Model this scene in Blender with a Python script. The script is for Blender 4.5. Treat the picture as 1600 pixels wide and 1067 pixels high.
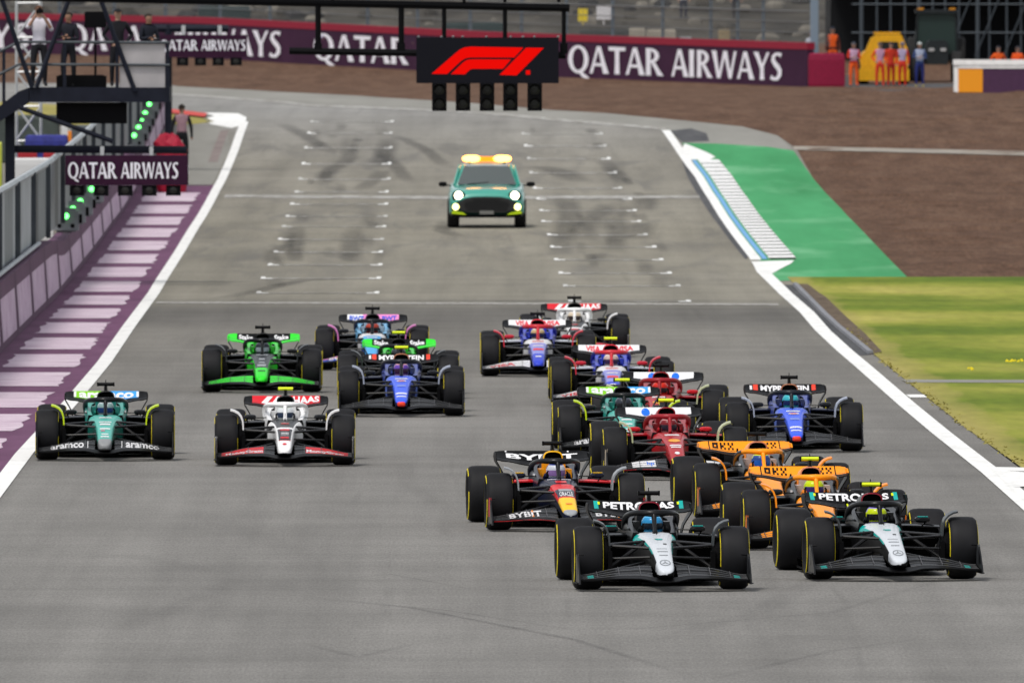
import bpy, math, random
from mathutils import Vector, Matrix
random.seed(7)
R = math.radians
for o in list(bpy.data.objects):
    bpy.data.objects.remove(o)
SC = bpy.context.scene
COL = SC.collection

# ------------------------------------------------------------------ camera, sky, sun, exposure
CAM_H = 7.15
F_PX = 31500.0            # focal length in pixels of a 1600 px wide frame
HORIZON = -55.0           # image row of the horizon in that frame
PITCH = math.atan((533.5 - HORIZON) / F_PX)
cam_d = bpy.data.cameras.new('camera')
cam = bpy.data.objects.new('camera', cam_d)
COL.objects.link(cam)
cam.location = (0, 0, CAM_H)
cam.rotation_euler = (math.pi / 2 - PITCH, 0, 0)
cam_d.sensor_width = 36.0
cam_d.lens = F_PX * 36.0 / 1600.0
cam_d.clip_start = 1.0
cam_d.clip_end = 9000.0
cam_d.dof.use_dof = True
cam_d.dof.focus_distance = 238.0
cam_d.dof.aperture_fstop = 12.0
SC.camera = cam

SUN_EL, SUN_AZ = 62.0, 215.0
w = bpy.data.worlds.new('World')
SC.world = w
w.use_nodes = True
nt = w.node_tree
bg = nt.nodes['Background']
sky = nt.nodes.new('ShaderNodeTexSky')
sky.sky_type = 'NISHITA'
sky.sun_disc = False
sky.sun_elevation = R(SUN_EL)
sky.sun_rotation = R(SUN_AZ)
sky.air_density = 1.0
sky.dust_density = 2.0
sky.ozone_density = 0.6
hs = nt.nodes.new('ShaderNodeHueSaturation')   # cloud cover: the same sky with most of its blue gone
hs.inputs['Saturation'].default_value = 0.22
nt.links.new(sky.outputs[0], hs.inputs['Color'])
nt.links.new(hs.outputs[0], bg.inputs[0])
bg.inputs[1].default_value = 0.13
sun_d = bpy.data.lights.new('sun', 'SUN')
sun = bpy.data.objects.new('sun', sun_d)
COL.objects.link(sun)
sun_d.energy = 1.5
sun_d.angle = R(10)
sun_d.color = (1.0, 0.95, 0.88)
sun.location = (0, 300, 200)
_d = Vector((math.sin(R(SUN_AZ)) * math.cos(R(SUN_EL)), math.cos(R(SUN_AZ)) * math.cos(R(SUN_EL)), math.sin(R(SUN_EL))))
sun.rotation_euler = _d.to_track_quat('Z', 'Y').to_euler()
SC.view_settings.view_transform = 'Standard'
SC.view_settings.look = 'None'
SC.view_settings.gamma = 1.0
SC.view_settings.use_curve_mapping = False
SC.view_settings.exposure = 0.34
SC.render.engine = 'CYCLES'
SC.cycles.max_bounces = 6
SC.cycles.use_denoising = True

# ------------------------------------------------------------------ terrain profile (height depends on distance only)
_ZP = [(-3000, 0), (437.5, 0), (453.5, .067), (469.5, .13), (485.5, .2), (501.5, .29), (517.5, .39), (533.5, .47), (549.5, .59),
       (565.5, .74), (581.5, .93), (597.5, 1.21), (613.5, 1.53), (629.5, 1.83), (645.5, 2.08), (660, 2.27), (690, 2.42),
       (720, 2.45), (760, 2.40), (800, 2.30), (830, 2.62), (860, 3.15), (890, 3.32), (905, 3.6), (940, 8.5), (1000, 12.0), (4000, 14.0)]
def gz(Y):
    for (a, za), (b, zb) in zip(_ZP, _ZP[1:]):
        if Y <= b:
            return za + (zb - za) * (Y - a) / (b - a)
    return _ZP[-1][1]
STN = sorted(set([-3000, -500, 0, 100, 150] + list(range(180, 440, 10)) + [p[0] for p in _ZP] +
                 [437.5 + 4 * i for i in range(0, 56)] + list(range(665, 905, 10))))
def px_at(px, D):          # world X of image column px at distance D
    return (px - 800.0) * D / F_PX
def py_z(py, D):           # world Z of image row py at distance D
    return CAM_H - (py - HORIZON) * D / F_PX
def ground(px, py):        # ground point seen at a photo pixel
    lo, hi = 150.0, 900.0
    f = lambda Y: HORIZON + (CAM_H - gz(Y)) * F_PX / Y - py
    for _ in range(50):
        m = (lo + hi) / 2
        if f(m) > 0: lo = m
        else: hi = m
    Y = (lo + hi) / 2
    return px_at(px, Y), Y

# ------------------------------------------------------------------ materials
_MATS = {}
def lin(h):
    if not isinstance(h, str): return tuple(h)
    h = h.lstrip('#')
    c = [int(h[i:i + 2], 16) / 255 for i in (0, 2, 4)]
    return tuple(x / 12.92 if x <= .04045 else ((x + .055) / 1.055) ** 2.4 for x in c)
def mat(name, col=(.5, .5, .5), rough=.5, metal=0., coat=0., emit=None, estr=0., var=0., vscale=8., bump=0., bscale=40., spec=.3):
    if name in _MATS: return _MATS[name]
    m = bpy.data.materials.new(name)
    m.use_nodes = True
    n = m.node_tree.nodes; l = m.node_tree.links
    p = n['Principled BSDF']
    c = lin(col)
    p.inputs['Base Color'].default_value = (*c, 1)
    p.inputs['Roughness'].default_value = rough
    p.inputs['Metallic'].default_value = metal
    p.inputs['Specular IOR Level'].default_value = spec
    if coat: p.inputs['Coat Weight'].default_value = coat
    if emit is not None:
        p.inputs['Emission Color'].default_value = (*lin(emit), 1)
        p.inputs['Emission Strength'].default_value = estr
    if var or bump:
        tc = n.new('ShaderNodeTexCoord')
        nz = n.new('ShaderNodeTexNoise'); nz.inputs['Scale'].default_value = vscale; nz.inputs['Detail'].default_value = 5
        l.new(tc.outputs['Object'], nz.inputs['Vector'])
        if var:
            mp = n.new('ShaderNodeMapRange')
            mp.inputs['From Min'].default_value = .3; mp.inputs['From Max'].default_value = .7
            mp.inputs['To Min'].default_value = 1 - var; mp.inputs['To Max'].default_value = 1 + var
            l.new(nz.outputs[0], mp.inputs['Value'])
            hv = n.new('ShaderNodeHueSaturation'); hv.inputs['Color'].default_value = (*c, 1)
            l.new(mp.outputs[0], hv.inputs['Value'])
            l.new(hv.outputs[0], p.inputs['Base Color'])
        if bump:
            nb = n.new('ShaderNodeTexNoise'); nb.inputs['Scale'].default_value = bscale; nb.inputs['Detail'].default_value = 4
            l.new(tc.outputs['Object'], nb.inputs['Vector'])
            b = n.new('ShaderNodeBump'); b.inputs['Strength'].default_value = bump
            l.new(nb.outputs[0], b.inputs['Height']); l.new(b.outputs[0], p.inputs['Normal'])
    _MATS[name] = m
    return m

class G:
    """small node-graph helper for the ground materials"""
    def __init__(s, name, rough=.9):
        s.m = bpy.data.materials.new(name); s.m.use_nodes = True
        s.n = s.m.node_tree.nodes; s.l = s.m.node_tree.links
        s.p = s.n['Principled BSDF']; s.p.inputs['Roughness'].default_value = rough; s.p.inputs['Specular IOR Level'].default_value = .15
        g = s.n.new('ShaderNodeNewGeometry'); s.pos = g.outputs['Position']
        _MATS[name] = s.m
    def mapped(s, scale, rot=0):
        mp = s.n.new('ShaderNodeMapping'); mp.inputs['Scale'].default_value = scale; mp.inputs['Rotation'].default_value = (0, 0, rot)
        s.l.new(s.pos, mp.inputs[0]); return mp.outputs[0]
    def noise(s, scale=(1, 1, 1), sc=1., det=6., rough=.6, rot=0, dist=0):
        t = s.n.new('ShaderNodeTexNoise'); t.inputs['Scale'].default_value = sc; t.inputs['Detail'].default_value = det
        t.inputs['Roughness'].default_value = rough; t.inputs['Distortion'].default_value = dist
        s.l.new(s.mapped(scale, rot), t.inputs['Vector']); return t.outputs[0]
    def ramp(s, fac, stops):
        r = s.n.new('ShaderNodeValToRGB'); e = r.color_ramp.elements
        while len(e) > 1: e.remove(e[-1])
        for i, (p_, c) in enumerate(stops):
            c = lin(c) if not isinstance(c, (int, float)) else (c, c, c)
            q = e[0] if i == 0 else e.new(p_)
            q.position = p_; q.color = (*c, 1)
        s.l.new(fac, r.inputs[0]); return r.outputs[0]
    def mix(s, fac, a, b, mode='MIX'):
        x = s.n.new('ShaderNodeMix'); x.data_type = 'RGBA'; x.blend_type = mode
        for k, v in ((0, fac), (6, a), (7, b)):
            if isinstance(v, (int, float)): x.inputs[k].default_value = v if k == 0 else (v, v, v, 1)
            elif isinstance(v, (tuple, str)): x.inputs[k].default_value = (*lin(v), 1)
            else: s.l.new(v, x.inputs[k])
        return x.outputs[2]
    def bump(s, h, strength=.5, dist=.02):
        b = s.n.new('ShaderNodeBump'); b.inputs['Strength'].default_value = strength; b.inputs['Distance'].default_value = dist
        s.l.new(h, b.inputs['Height']); s.l.new(b.outputs[0], s.p.inputs['Normal'])
    def out(s, c):
        s.l.new(c, s.p.inputs['Base Color']); return s.m

# ------------------------------------------------------------------ mesh helpers
class MB:
    def __init__(s):
        s.v = []; s.f = []; s.mi = []
    def add(s, vs, fs, mi=0):
        b = len(s.v); s.v += [tuple(p) for p in vs]
        for k, f in enumerate(fs):
            s.f.append(tuple(i + b for i in f)); s.mi.append(mi[k] if isinstance(mi, list) else mi)
        return s
    def box(s, c, d, mi=0, rz=0, rx=0, ry=0):
        M = Matrix.Rotation(rz, 3, 'Z') @ Matrix.Rotation(ry, 3, 'Y') @ Matrix.Rotation(rx, 3, 'X')
        vs = [Vector(c) + M @ Vector((x * d[0] / 2, y * d[1] / 2, z * d[2] / 2)) for x in (-1, 1) for y in (-1, 1) for z in (-1, 1)]
        return s.add(vs, [(0, 1, 3, 2), (4, 6, 7, 5), (0, 4, 5, 1), (2, 3, 7, 6), (0, 2, 6, 4), (1, 5, 7, 3)], mi)
    def loft(s, rings, caps=True, mi=0, cmi=None):
        n = len(rings[0]); vs = [p for r in rings for p in r]; fs = []; ms = []
        for a in range(len(rings) - 1):
            for i in range(n):
                j = (i + 1) % n
                fs.append((a * n + i, a * n + j, (a + 1) * n + j, (a + 1) * n + i))
                ms.append(mi(a, i) if callable(mi) else mi)
        if caps:
            c = 0 if callable(mi) else mi
            c0, c1 = (cmi if cmi else (c, c))
            fs.append(tuple(range(n))[::-1]); ms.append(c0)
            fs.append(tuple((len(rings) - 1) * n + i for i in range(n))); ms.append(c1)
        return s.add(vs, fs, ms)
    def tube(s, pts, r, n=8, mi=0, flat=1.0, up=None):
        P = [Vector(p) for p in pts]; rings = []
        for k, p in enumerate(P):
            t = (P[min(k + 1, len(P) - 1)] - P[max(k - 1, 0)]).normalized()
            u = Vector(up) if up else (Vector((0, 0, 1)) if abs(t.z) < .9 else Vector((1, 0, 0)))
            a = t.cross(u).normalized(); b = a.cross(t).normalized()
            rr = r[k] if isinstance(r, (list, tuple)) else r
            rings.append([p + a * rr * math.cos(2 * math.pi * i / n) + b * rr * flat * math.sin(2 * math.pi * i / n) for i in range(n)])
        return s.loft(rings, True, mi)
    def lathe(s, prof, n=32, c=(0, 0, 0), axis='x', mi=0, closed=False):
        """prof: list of (radius, offset along axis)"""
        rings = []
        for r, o in prof:
            ring = []
            for i in range(n):
                a = 2 * math.pi * i / n; ca, sa = r * math.cos(a), r * math.sin(a)
                q = {'x': (o, ca, sa), 'y': (ca, o, sa), 'z': (ca, sa, o)}[axis]
                ring.append((q[0] + c[0], q[1] + c[1], q[2] + c[2]))
            rings.append(ring)
        return s.loft(rings, not closed, mi)
    def grid(s, fn, us, vs_, th=.01, mi=0):
        """thick sheet: fn(u, v) -> point; th along the surface normal"""
        nu, nv = len(us), len(vs_)
        P = [[Vector(fn(u, v)) for v in vs_] for u in us]
        top = []; bot = []
        for i in range(nu):
            for j in range(nv):
                du = P[min(i + 1, nu - 1)][j] - P[max(i - 1, 0)][j]
                dv = P[i][min(j + 1, nv - 1)] - P[i][max(j - 1, 0)]
                nn = du.cross(dv)
                nn = nn.normalized() if nn.length > 1e-9 else Vector((0, 0, 1))
                top.append(P[i][j] + nn * th / 2); bot.append(P[i][j] - nn * th / 2)
        N = nu * nv; fs = []; ms = []
        for i in range(nu - 1):
            for j in range(nv - 1):
                m = mi((us[i] + us[i + 1]) / 2, (vs_[j] + vs_[j + 1]) / 2) if callable(mi) else mi
                a, b, c, d = i * nv + j, (i + 1) * nv + j, (i + 1) * nv + j + 1, i * nv + j + 1
                fs += [(a, b, c, d), (a + N, d + N, c + N, b + N)]; ms += [m, m]
        def m_at(i, j): return mi((us[i] + us[min(i + 1, nu - 1)]) / 2, (vs_[j] + vs_[min(j + 1, nv - 1)]) / 2) if callable(mi) else mi
        for i in range(nu - 1):
            a, b = i * nv, (i + 1) * nv
            fs.append((a, a + N, b + N, b)); ms.append(m_at(i, 0))
            a, b = i * nv + nv - 1, (i + 1) * nv + nv - 1
            fs.append((a, b, b + N, a + N)); ms.append(m_at(i, nv - 2))
        for j in range(nv - 1):
            a, b = j, j + 1
            fs.append((a, b, b + N, a + N)); ms.append(m_at(0, j))
            a, b = (nu - 1) * nv + j, (nu - 1) * nv + j + 1
            fs.append((a, a + N, b + N, b)); ms.append(m_at(nu - 2, j))
        return s.add(top + bot, fs, ms)
    def prism(s, poly, y0, y1, mi=0):
        """polygon in x-z, extruded along y"""
        n = len(poly)
        vs = [(x, y0, z) for x, z in poly] + [(x, y1, z) for x, z in poly]
        fs = [tuple(range(n)), tuple(range(n, 2 * n))[::-1]] + [(i, i + n, (i + 1) % n + n, (i + 1) % n) for i in range(n)]
        return s.add(vs, fs, mi)
    def mesh(s, name, mats, smooth=True, ang=35):
        me = bpy.data.meshes.new(name)
        me.from_pydata(s.v, [], s.f)
        for m in (mats if isinstance(mats, (list, tuple)) else [mats]): me.materials.append(m)
        me.polygons.foreach_set('material_index', s.mi)
        me.update()
        if smooth:
            me.polygons.foreach_set('use_smooth', [True] * len(me.polygons))
            me.set_sharp_from_angle(angle=R(ang))
        return me
    def build(s, name, mats, parent=None, smooth=True, ang=35, **k):
        return obj(name, s.mesh(name, mats, smooth, ang), parent, **k)

def obj(name, me, parent=None, loc=None, rot=None, label=None, cat=None, group=None, kind=None):
    o = bpy.data.objects.new(name, me); COL.objects.link(o)
    if parent is not None: o.parent = parent
    if loc is not None: o.location = loc
    if rot is not None: o.rotation_euler = rot
    return tag(o, label, cat, group, kind)
def tag(o, label=None, cat=None, group=None, kind=None):
    for k, v in (('label', label), ('category', cat), ('group', group), ('kind', kind)):
        if v is not None: o[k] = v
    return o
def copy_tree(o, parent=None):
    c = o.copy(); COL.objects.link(c); c.parent = parent
    for ch in list(o.children): copy_tree(ch, c)
    return c
def lerp(a, b, t): return a + (b - a) * t
def sm(a, b, x):
    t = max(0., min(1., (x - a) / (b - a))); return t * t * (3 - 2 * t)
def frange(a, b, n): return [a + (b - a) * i / (n - 1) for i in range(n)]

# ------------------------------------------------------------------ lettering
_TXT = {}
def text2d(s, bold=.0):
    """flat triangles of a word in a unit box: verts (u, v) with v in 0..1 cap height, and the word's width"""
    key = (s, bold)
    if key in _TXT: return _TXT[key]
    cu = bpy.data.curves.new('lettering', 'FONT'); cu.body = s; cu.size = 1.0; cu.offset = bold; cu.resolution_u = 3
    o = bpy.data.objects.new('lettering', cu); COL.objects.link(o)
    bpy.context.view_layer.update()
    me = bpy.data.meshes.new_from_object(o.evaluated_get(bpy.context.evaluated_depsgraph_get()))
    vs = [v.co.copy() for v in me.vertices]; fs = [tuple(p.vertices) for p in me.polygons]
    bpy.data.objects.remove(o); bpy.data.curves.remove(cu); bpy.data.meshes.remove(me)
    x0 = min(v.x for v in vs); x1 = max(v.x for v in vs); y0 = min(v.y for v in vs); y1 = max(v.y for v in vs)
    _TXT[key] = ([((v.x - x0) / (x1 - x0), (v.y - y0) / (y1 - y0)) for v in vs], fs, (x1 - x0) / (y1 - y0))
    return _TXT[key]
def word(s, fn, bold=.02):
    """place a word with fn(u, v) in 0..1 -> 3D point"""
    vs, fs, _ = text2d(s, bold)
    b = MB(); b.add([fn(u, v) for u, v in vs], fs); return b

# flared roman capitals for the large airline boards (drawn, height 1)
def _rib(pts, ws):
    P = [Vector((x, y)) for x, y in pts]; L = []; Rr = []
    for k, p in enumerate(P):
        t = (P[min(k + 1, len(P) - 1)] - P[max(k - 1, 0)]).normalized(); nn = Vector((-t.y, t.x))
        L.append(p + nn * ws[k] / 2); Rr.append(p - nn * ws[k] / 2)
    return [[L[k], L[k + 1], Rr[k + 1], Rr[k]] for k in range(len(P) - 1)]
def _ring(cx, cy, rx, ry, wx, wy, a0=0, a1=360, n=28):
    q = []
    for k in range(n):
        a, b = R(a0 + (a1 - a0) * k / n), R(a0 + (a1 - a0) * (k + 1) / n)
        o = lambda t: Vector((cx + rx * math.cos(t), cy + ry * math.sin(t)))
        i = lambda t: Vector((cx + (rx - wx) * math.cos(t), cy + (ry - wy) * math.sin(t)))
        q.append([o(a), o(b), i(b), i(a)])
    return q
def _bar(x0, y0, x1, y1, w0, w1):
    """stroke cut horizontally at both ends, waisted in the middle"""
    xm, ym = (x0 + x1) / 2, (y0 + y1) / 2; wm = (w0 + w1) / 2 * .86
    return [[Vector((x0 - w0 / 2, y0)), Vector((x0 + w0 / 2, y0)), Vector((xm + wm / 2, ym)), Vector((xm - wm / 2, ym))],
            [Vector((xm - wm / 2, ym)), Vector((xm + wm / 2, ym)), Vector((x1 + w1 / 2, y1)), Vector((x1 - w1 / 2, y1))]]
GLY = {
    'Q': (.98, [_ring(.47, .5, .46, .52, .2, .11), _rib([(.5, .1), (.68, -.08), (.95, -.2)], [.1, .16, .08])]),
    'A': (.86, [_bar(.08, 0, .40, 1, .14, .12), _bar(.76, 0, .44, 1, .26, .16), [[Vector((.2, .27)), Vector((.64, .27)), Vector((.62, .38)), Vector((.24, .38))]]]),
    'T': (.78, [_bar(.39, 0, .39, .9, .23, .2), [[Vector((.02, .86)), Vector((.76, .86)), Vector((.78, 1)), Vector((0, 1))]]]),
    'R': (.84, [_bar(.17, 0, .17, 1, .23, .23), _ring(.26, .73, .4, .27, .2, .1, -90, 90, 14),
                [[Vector((.2, .9)), Vector((.28, .9)), Vector((.28, 1)), Vector((.2, 1))], [Vector((.2, .46)), Vector((.28, .46)), Vector((.28, .56)), Vector((.2, .56))]],
                _bar(.74, 0, .4, .48, .27, .2)]),
    'I': (.38, [_bar(.19, 0, .19, 1, .25, .25)]),
    'W': (1.24, [_bar(.33, 0, .1, 1, .16, .24), _bar(.33, 0, .62, 1, .14, .14), _bar(.9, 0, .64, 1, .16, .2), _bar(.9, 0, 1.16, 1, .14, .13)]),
    'Y': (.8, [_bar(.4, 0, .4, .5, .23, .2), _bar(.4, .42, .1, 1, .2, .25), _bar(.4, .42, .72, 1, .14, .14)]),
    'S': (.66, [_rib([(.58, .9), (.46, .955), (.32, .95), (.19, .86), (.17, .73), (.27, .6), (.42, .48), (.51, .36), (.5, .2), (.38, .07), (.22, .04), (.06, .12)],
                     [.17, .11, .11, .16, .19, .2, .21, .2, .19, .15, .11, .17])]),
    ' ': (.36, []),
}
def roman(s, x0, w, fn):
    """word s spread from x0 over width w; fn(x, y, lift) -> 3D"""
    tot = sum(GLY[c][0] for c in s); k = w / tot; b = MB(); x = x0; n = 0
    for c in s:
        adv, parts = GLY[c]
        for st in parts:
            n += 1
            for q in st:
                b.add([fn(x + p.x * k, p.y, .0008 * (n % 5)) for p in q], [tuple(range(len(q)))])
        x += adv * k
    return b
# ================================================================== SETTING
def clip_y(poly, ya, yb):
    def half(P, y, keep):
        out = []
        for i in range(len(P)):
            a, b = P[i], P[(i + 1) % len(P)]
            ia, ib = keep(a[1], y), keep(b[1], y)
            if ia: out.append(a)
            if ia != ib:
                t = (y - a[1]) / (b[1] - a[1]); out.append((a[0] + (b[0] - a[0]) * t, y))
        return out
    P = half(poly, ya, lambda v, y: v >= y)
    return half(P, yb, lambda v, y: v <= y) if P else P
def sheet_mb(polys, off):
    b = MB()
    for poly in polys:
        y0 = min(p[1] for p in poly); y1 = max(p[1] for p in poly)
        S = [y0] + [s for s in STN if y0 < s < y1] + [y1]
        for a, c in zip(S, S[1:]):
            if c - a < 1e-6: continue
            P = clip_y(poly, a, c)
            Q = []
            for p in P:
                if not Q or abs(p[0] - Q[-1][0]) + abs(p[1] - Q[-1][1]) > 1e-5: Q.append(p)
            if len(Q) > 2 and abs(Q[0][0] - Q[-1][0]) + abs(Q[0][1] - Q[-1][1]) < 1e-5: Q.pop()
            if len(Q) < 3: continue
            ar = sum(Q[i][0] * Q[(i + 1) % len(Q)][1] - Q[(i + 1) % len(Q)][0] * Q[i][1] for i in range(len(Q)))
            if ar < 0: Q = Q[::-1]
            b.add([(x, y, gz(y) + off) for x, y in Q], [tuple(range(len(Q)))])
    return b
def sheet(name, polys, off, m, parent=None, **k):
    if not isinstance(polys[0], list): polys = [polys]
    return sheet_mb(polys, off).build(name, m, parent, smooth=False, **k)
def PX(*pts): return [ground(x, y) for x, y in pts]
class PL:
    """X as a piecewise linear function of Y"""
    def __init__(s, pts): s.p = sorted((y, x) for x, y in pts)
    def __call__(s, Y):
        p = s.p
        if Y <= p[0][0]: i = 0
        else:
            i = 0
            while i < len(p) - 2 and Y > p[i + 1][0]: i += 1
        (a, xa), (b, xb) = p[i], p[i + 1]
        return xa + (xb - xa) * (Y - a) / (b - a)
    def band(s, y0, y1, d0, d1):
        ys = [y0] + [q[0] for q in s.p if y0 < q[0] < y1] + [y1]
        return [(s(y) + d0, y) for y in ys] + [(s(y) + d1, y) for y in ys[::-1]]
LINE_L = PL(PX((0, 761), (37, 712), (112, 629), (163, 568), (202, 511), (254, 436), (296, 369), (336, 301), (367, 234), (382, 192)))
LINE_R = PL(PX((1592, 778), (1550, 741), (1471, 679), (1418, 635), (1347, 573), (1322, 552), (1286, 519), (1261, 490), (1225, 458), (1193, 427), (1181, 404), (1146, 359), (1118, 316), (1095, 279), (1068, 243), (1047, 212), (1040, 203)))
GRASS_E = PL(PX((1242, 447), (1300, 497), (1362, 553), (1420, 600), (1500, 665), (1600, 735), (1660, 785)))
GREEN_R = PL(PX((1420, 437), (1372, 388), (1312, 325), (1262, 268), (1240, 237)))
def XW(Y): return -9.46 - (Y - 372) * .0060

# ---- surface materials
g = G('asphalt', .85)
yy = g.n.new('ShaderNodeSeparateXYZ'); g.l.new(g.pos, yy.inputs[0])
mr = g.n.new('ShaderNodeMapRange'); mr.inputs['From Min'].default_value = 200; mr.inputs['From Max'].default_value = 700
g.l.new(yy.outputs[1], mr.inputs['Value'])
base = g.ramp(mr.outputs[0], [(0, (.200, .194, .183)), (.22, (.197, .190, .178)), (.375, (.188, .179, .160)), (.392, (.176, .168, .150)), (.406, (.136, .130, .118)), (.434, (.134, .128, .115)), (.448, (.180, .170, .144)), (.462, (.228, .214, .176)), (.62, (.244, .227, .183)), (.80, (.236, .222, .188)), (.93, (.262, .257, .244))])
n1 = g.ramp(g.noise((.25, .05, 1), 1, 6, .65), [(.30, .82), (.70, 1.14)])
c = g.mix(1, base, n1, 'MULTIPLY')
n6 = g.ramp(g.noise((.05, .35, 1), 1, 5, .65), [(.32, .90), (.66, 1.08)])               # bands across the lanes
c = g.mix(1, c, n6, 'MULTIPLY')
n2 = g.ramp(g.noise((.9, .012, 1), 1, 5, .6, .05), [(.35, .86), (.62, 1.07)])          # streaks along the track
c = g.mix(1, c, n2, 'MULTIPLY')
n3 = g.ramp(g.noise((34, 2.4, 1), 1, 4, .75), [(.28, .72), (.72, 1.26)])                # coarse aggregate
c = g.mix(1, c, n3, 'MULTIPLY')
n5 = g.ramp(g.noise((1.6, .03, 1), 1, 3, .55, -.10, .6), [(.28, .80), (.36, 1.0)])      # thin tyre traces
c = g.mix(.55, c, n5, 'MULTIPLY')
sm_ = g.ramp(g.noise((.55, .045, 1), 1.4, 6, .62, .12, .8), [(.48, 0.), (.68, .50)])
zone = g.ramp(mr.outputs[0], [(.47, 0.), (.53, 1.), (.84, 1.), (.90, 0.)])
c = g.mix(g.mix(1, sm_, zone, 'MULTIPLY'), c, (.110, .107, .104))                     # patchy rubber over the grid
g.bump(g.noise((45, 8, 1), 1, 2, .6), .35, .01)
M_ASPH = g.out(c)
g = G('old_asphalt', .9)
c = g.ramp(g.noise((.5, .06, 1), 1, 5, .6), [(.3, (.215, .21, .19)), (.7, (.285, .28, .255))]); M_ASPH2 = g.out(c)
g = G('dark_asphalt', .85)
c = g.ramp(g.noise((2, .15, 1), 1, 5, .6), [(.3, (.055, .057, .062)), (.7, (.10, .10, .105))]); M_ASPH3 = g.out(c)
g = G('rubbered_asphalt', .7)
c = g.ramp(g.noise((1.5, .08, 1), 1, 4, .6), [(.25, (.085, .083, .082)), (.75, (.15, .147, .14))]); M_RUB = g.out(c)
g = G('white_paint', .6)
c = g.ramp(g.noise((3, .5, 1), 1, 5, .7), [(.28, (.66, .66, .64)), (.5, (.84, .84, .82))]); M_WHITE = g.out(c)
g = G('worn_white_paint', .75)
c = g.ramp(g.noise((7, .8, 1), 1, 5, .75), [(.34, (.30, .295, .28)), (.52, (.62, .62, .60)), (.7, (.82, .82, .80))]); M_WORN = g.out(c)
g = G('faded_white_paint', .75)
c = g.ramp(g.noise((5, .8, 1), 1, 5, .75), [(.36, (.20, .19, .165)), (.62, (.40, .39, .37))]); M_FADED = g.out(c)
g = G('chalky_line_paint', .75)
c = g.ramp(g.noise((2.5, .5, 1), 1, 5, .75), [(.36, (.215, .205, .175)), (.54, (.36, .35, .33)), (.70, (.60, .60, .58))]); M_FADED2 = g.out(c)
g = G('green_paint', .75)
a = g.ramp(g.noise((.5, .03, 1), 1, 5, .6, .2), [(.3, (.030, .23, .075)), (.7, (.060, .34, .13))])
b_ = g.ramp(g.noise((.35, .05, 1), 1.3, 5, .55, -.3), [(.52, 0.), (.75, .55)])
M_GREEN = g.out(g.mix(b_, a, (.24, .54, .31)))
g = G('purple_paint', .7)
M_PURP = g.out(g.ramp(g.noise((1.2, .2, 1), 1, 6, .65), [(.25, (.095, .032, .078)), (.7, (.172, .068, .142))]))
g = G('brushed_white_paint', .7)
M_BRUSH = g.out(g.ramp(g.noise((.6, 2.2, 1), 1.2, 6, .7), [(.30, (.26, .13, .23)), (.42, (.50, .37, .47)), (.55, (.66, .56, .63)), (.75, (.80, .74, .78))]))
g = G('gravel', .95)
a = g.ramp(g.noise((1.2, .12, 1), 1, 8, .7), [(.25, (.088, .046, .028)), (.5, (.152, .086, .055)), (.8, (.222, .136, .090))])
n = g.ramp(g.noise((9, .9, 3), 1, 6, .75), [(.3, .62), (.7, 1.28)])
f_ = g.ramp(g.noise((.06, .5, 1), 1, 6, .65, 0, 1.2), [(.30, .55), (.44, 1.)])
M_GRAV = g.out(g.mix(1, g.mix(1, a, n, 'MULTIPLY'), f_, 'MULTIPLY'))
g.bump(g.noise((1.2, .35, 1), 1.5, 8, .75), 1.0, .25)
g = G('grass', .9)
a = g.mix(.5, g.noise((.14, .034, 1), 1.25, 6, .6, .15, .6), g.noise((.015, .060, 1), 1, 3, .5))
c = g.ramp(a, [(.32, (.062, .112, .006)), (.45, (.130, .180, .012)), (.54, (.250, .265, .036)), (.66, (.40, .355, .090))])
n = g.ramp(g.noise((3, .35, 1), 1, 4, .6), [(.28, .84), (.72, 1.16)])
sx = g.n.new('ShaderNodeSeparateXYZ'); g.l.new(g.pos, sx.inputs[0])
_b = (GRASS_E(440) - GRASS_E(290)) / 150; _a0 = GRASS_E(290) - _b * 290
m1 = g.n.new('ShaderNodeMath'); m1.operation = 'MULTIPLY_ADD'; m1.inputs[1].default_value = -_b; m1.inputs[2].default_value = -_a0; g.l.new(sx.outputs[1], m1.inputs[0])
m2 = g.n.new('ShaderNodeMath'); m2.operation = 'ADD'; g.l.new(sx.outputs[0], m2.inputs[0]); g.l.new(m1.outputs[0], m2.inputs[1])
m3 = g.n.new('ShaderNodeMath'); m3.operation = 'MULTIPLY_ADD'; m3.inputs[1].default_value = .9; g.l.new(g.noise((1.2, .12, 1), 1, 5, .6), m3.inputs[0]); g.l.new(m2.outputs[0], m3.inputs[2])
dry = g.ramp(m3.outputs[0], [(.42, .8), (.9, .35), (1., 0.)])                        # parched strip along the tarmac edge
c = g.mix(dry, c, (.33, .275, .085))
M_GRASS = g.out(g.mix(1, c, n, 'MULTIPLY'))
g = G('soil', .95)
M_SOIL = g.out(g.ramp(g.noise((4, .6, 1), 1, 6, .7), [(.3, (.07, .05, .035)), (.7, (.17, .13, .09))]))
g = G('bank_earth', .95)
a = g.ramp(g.noise((.30, .3, .55), 1, 7, .65), [(.28, (.018, .018, .018)), (.48, (.055, .050, .042)), (.60, (.085, .077, .064)), (.78, (.17, .155, .125))])
M_BANK = g.out(a)
M_PATH = mat('pale_stone_path', (.30, .27, .23), .9, var=.25, vscale=1.5)
M_KERB = mat('concrete_kerb', (.22, .225, .245), .85, var=.2, vscale=3)
M_KWHITE = mat('kerb_white', (.80, .80, .79), .6, var=.10, vscale=4)
M_KRED = mat('kerb_red', (.55, .045, .03), .6, var=.15, vscale=4)
M_BLUE = mat('blue_paint', (.14, .36, .66), .6, var=.1)

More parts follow.
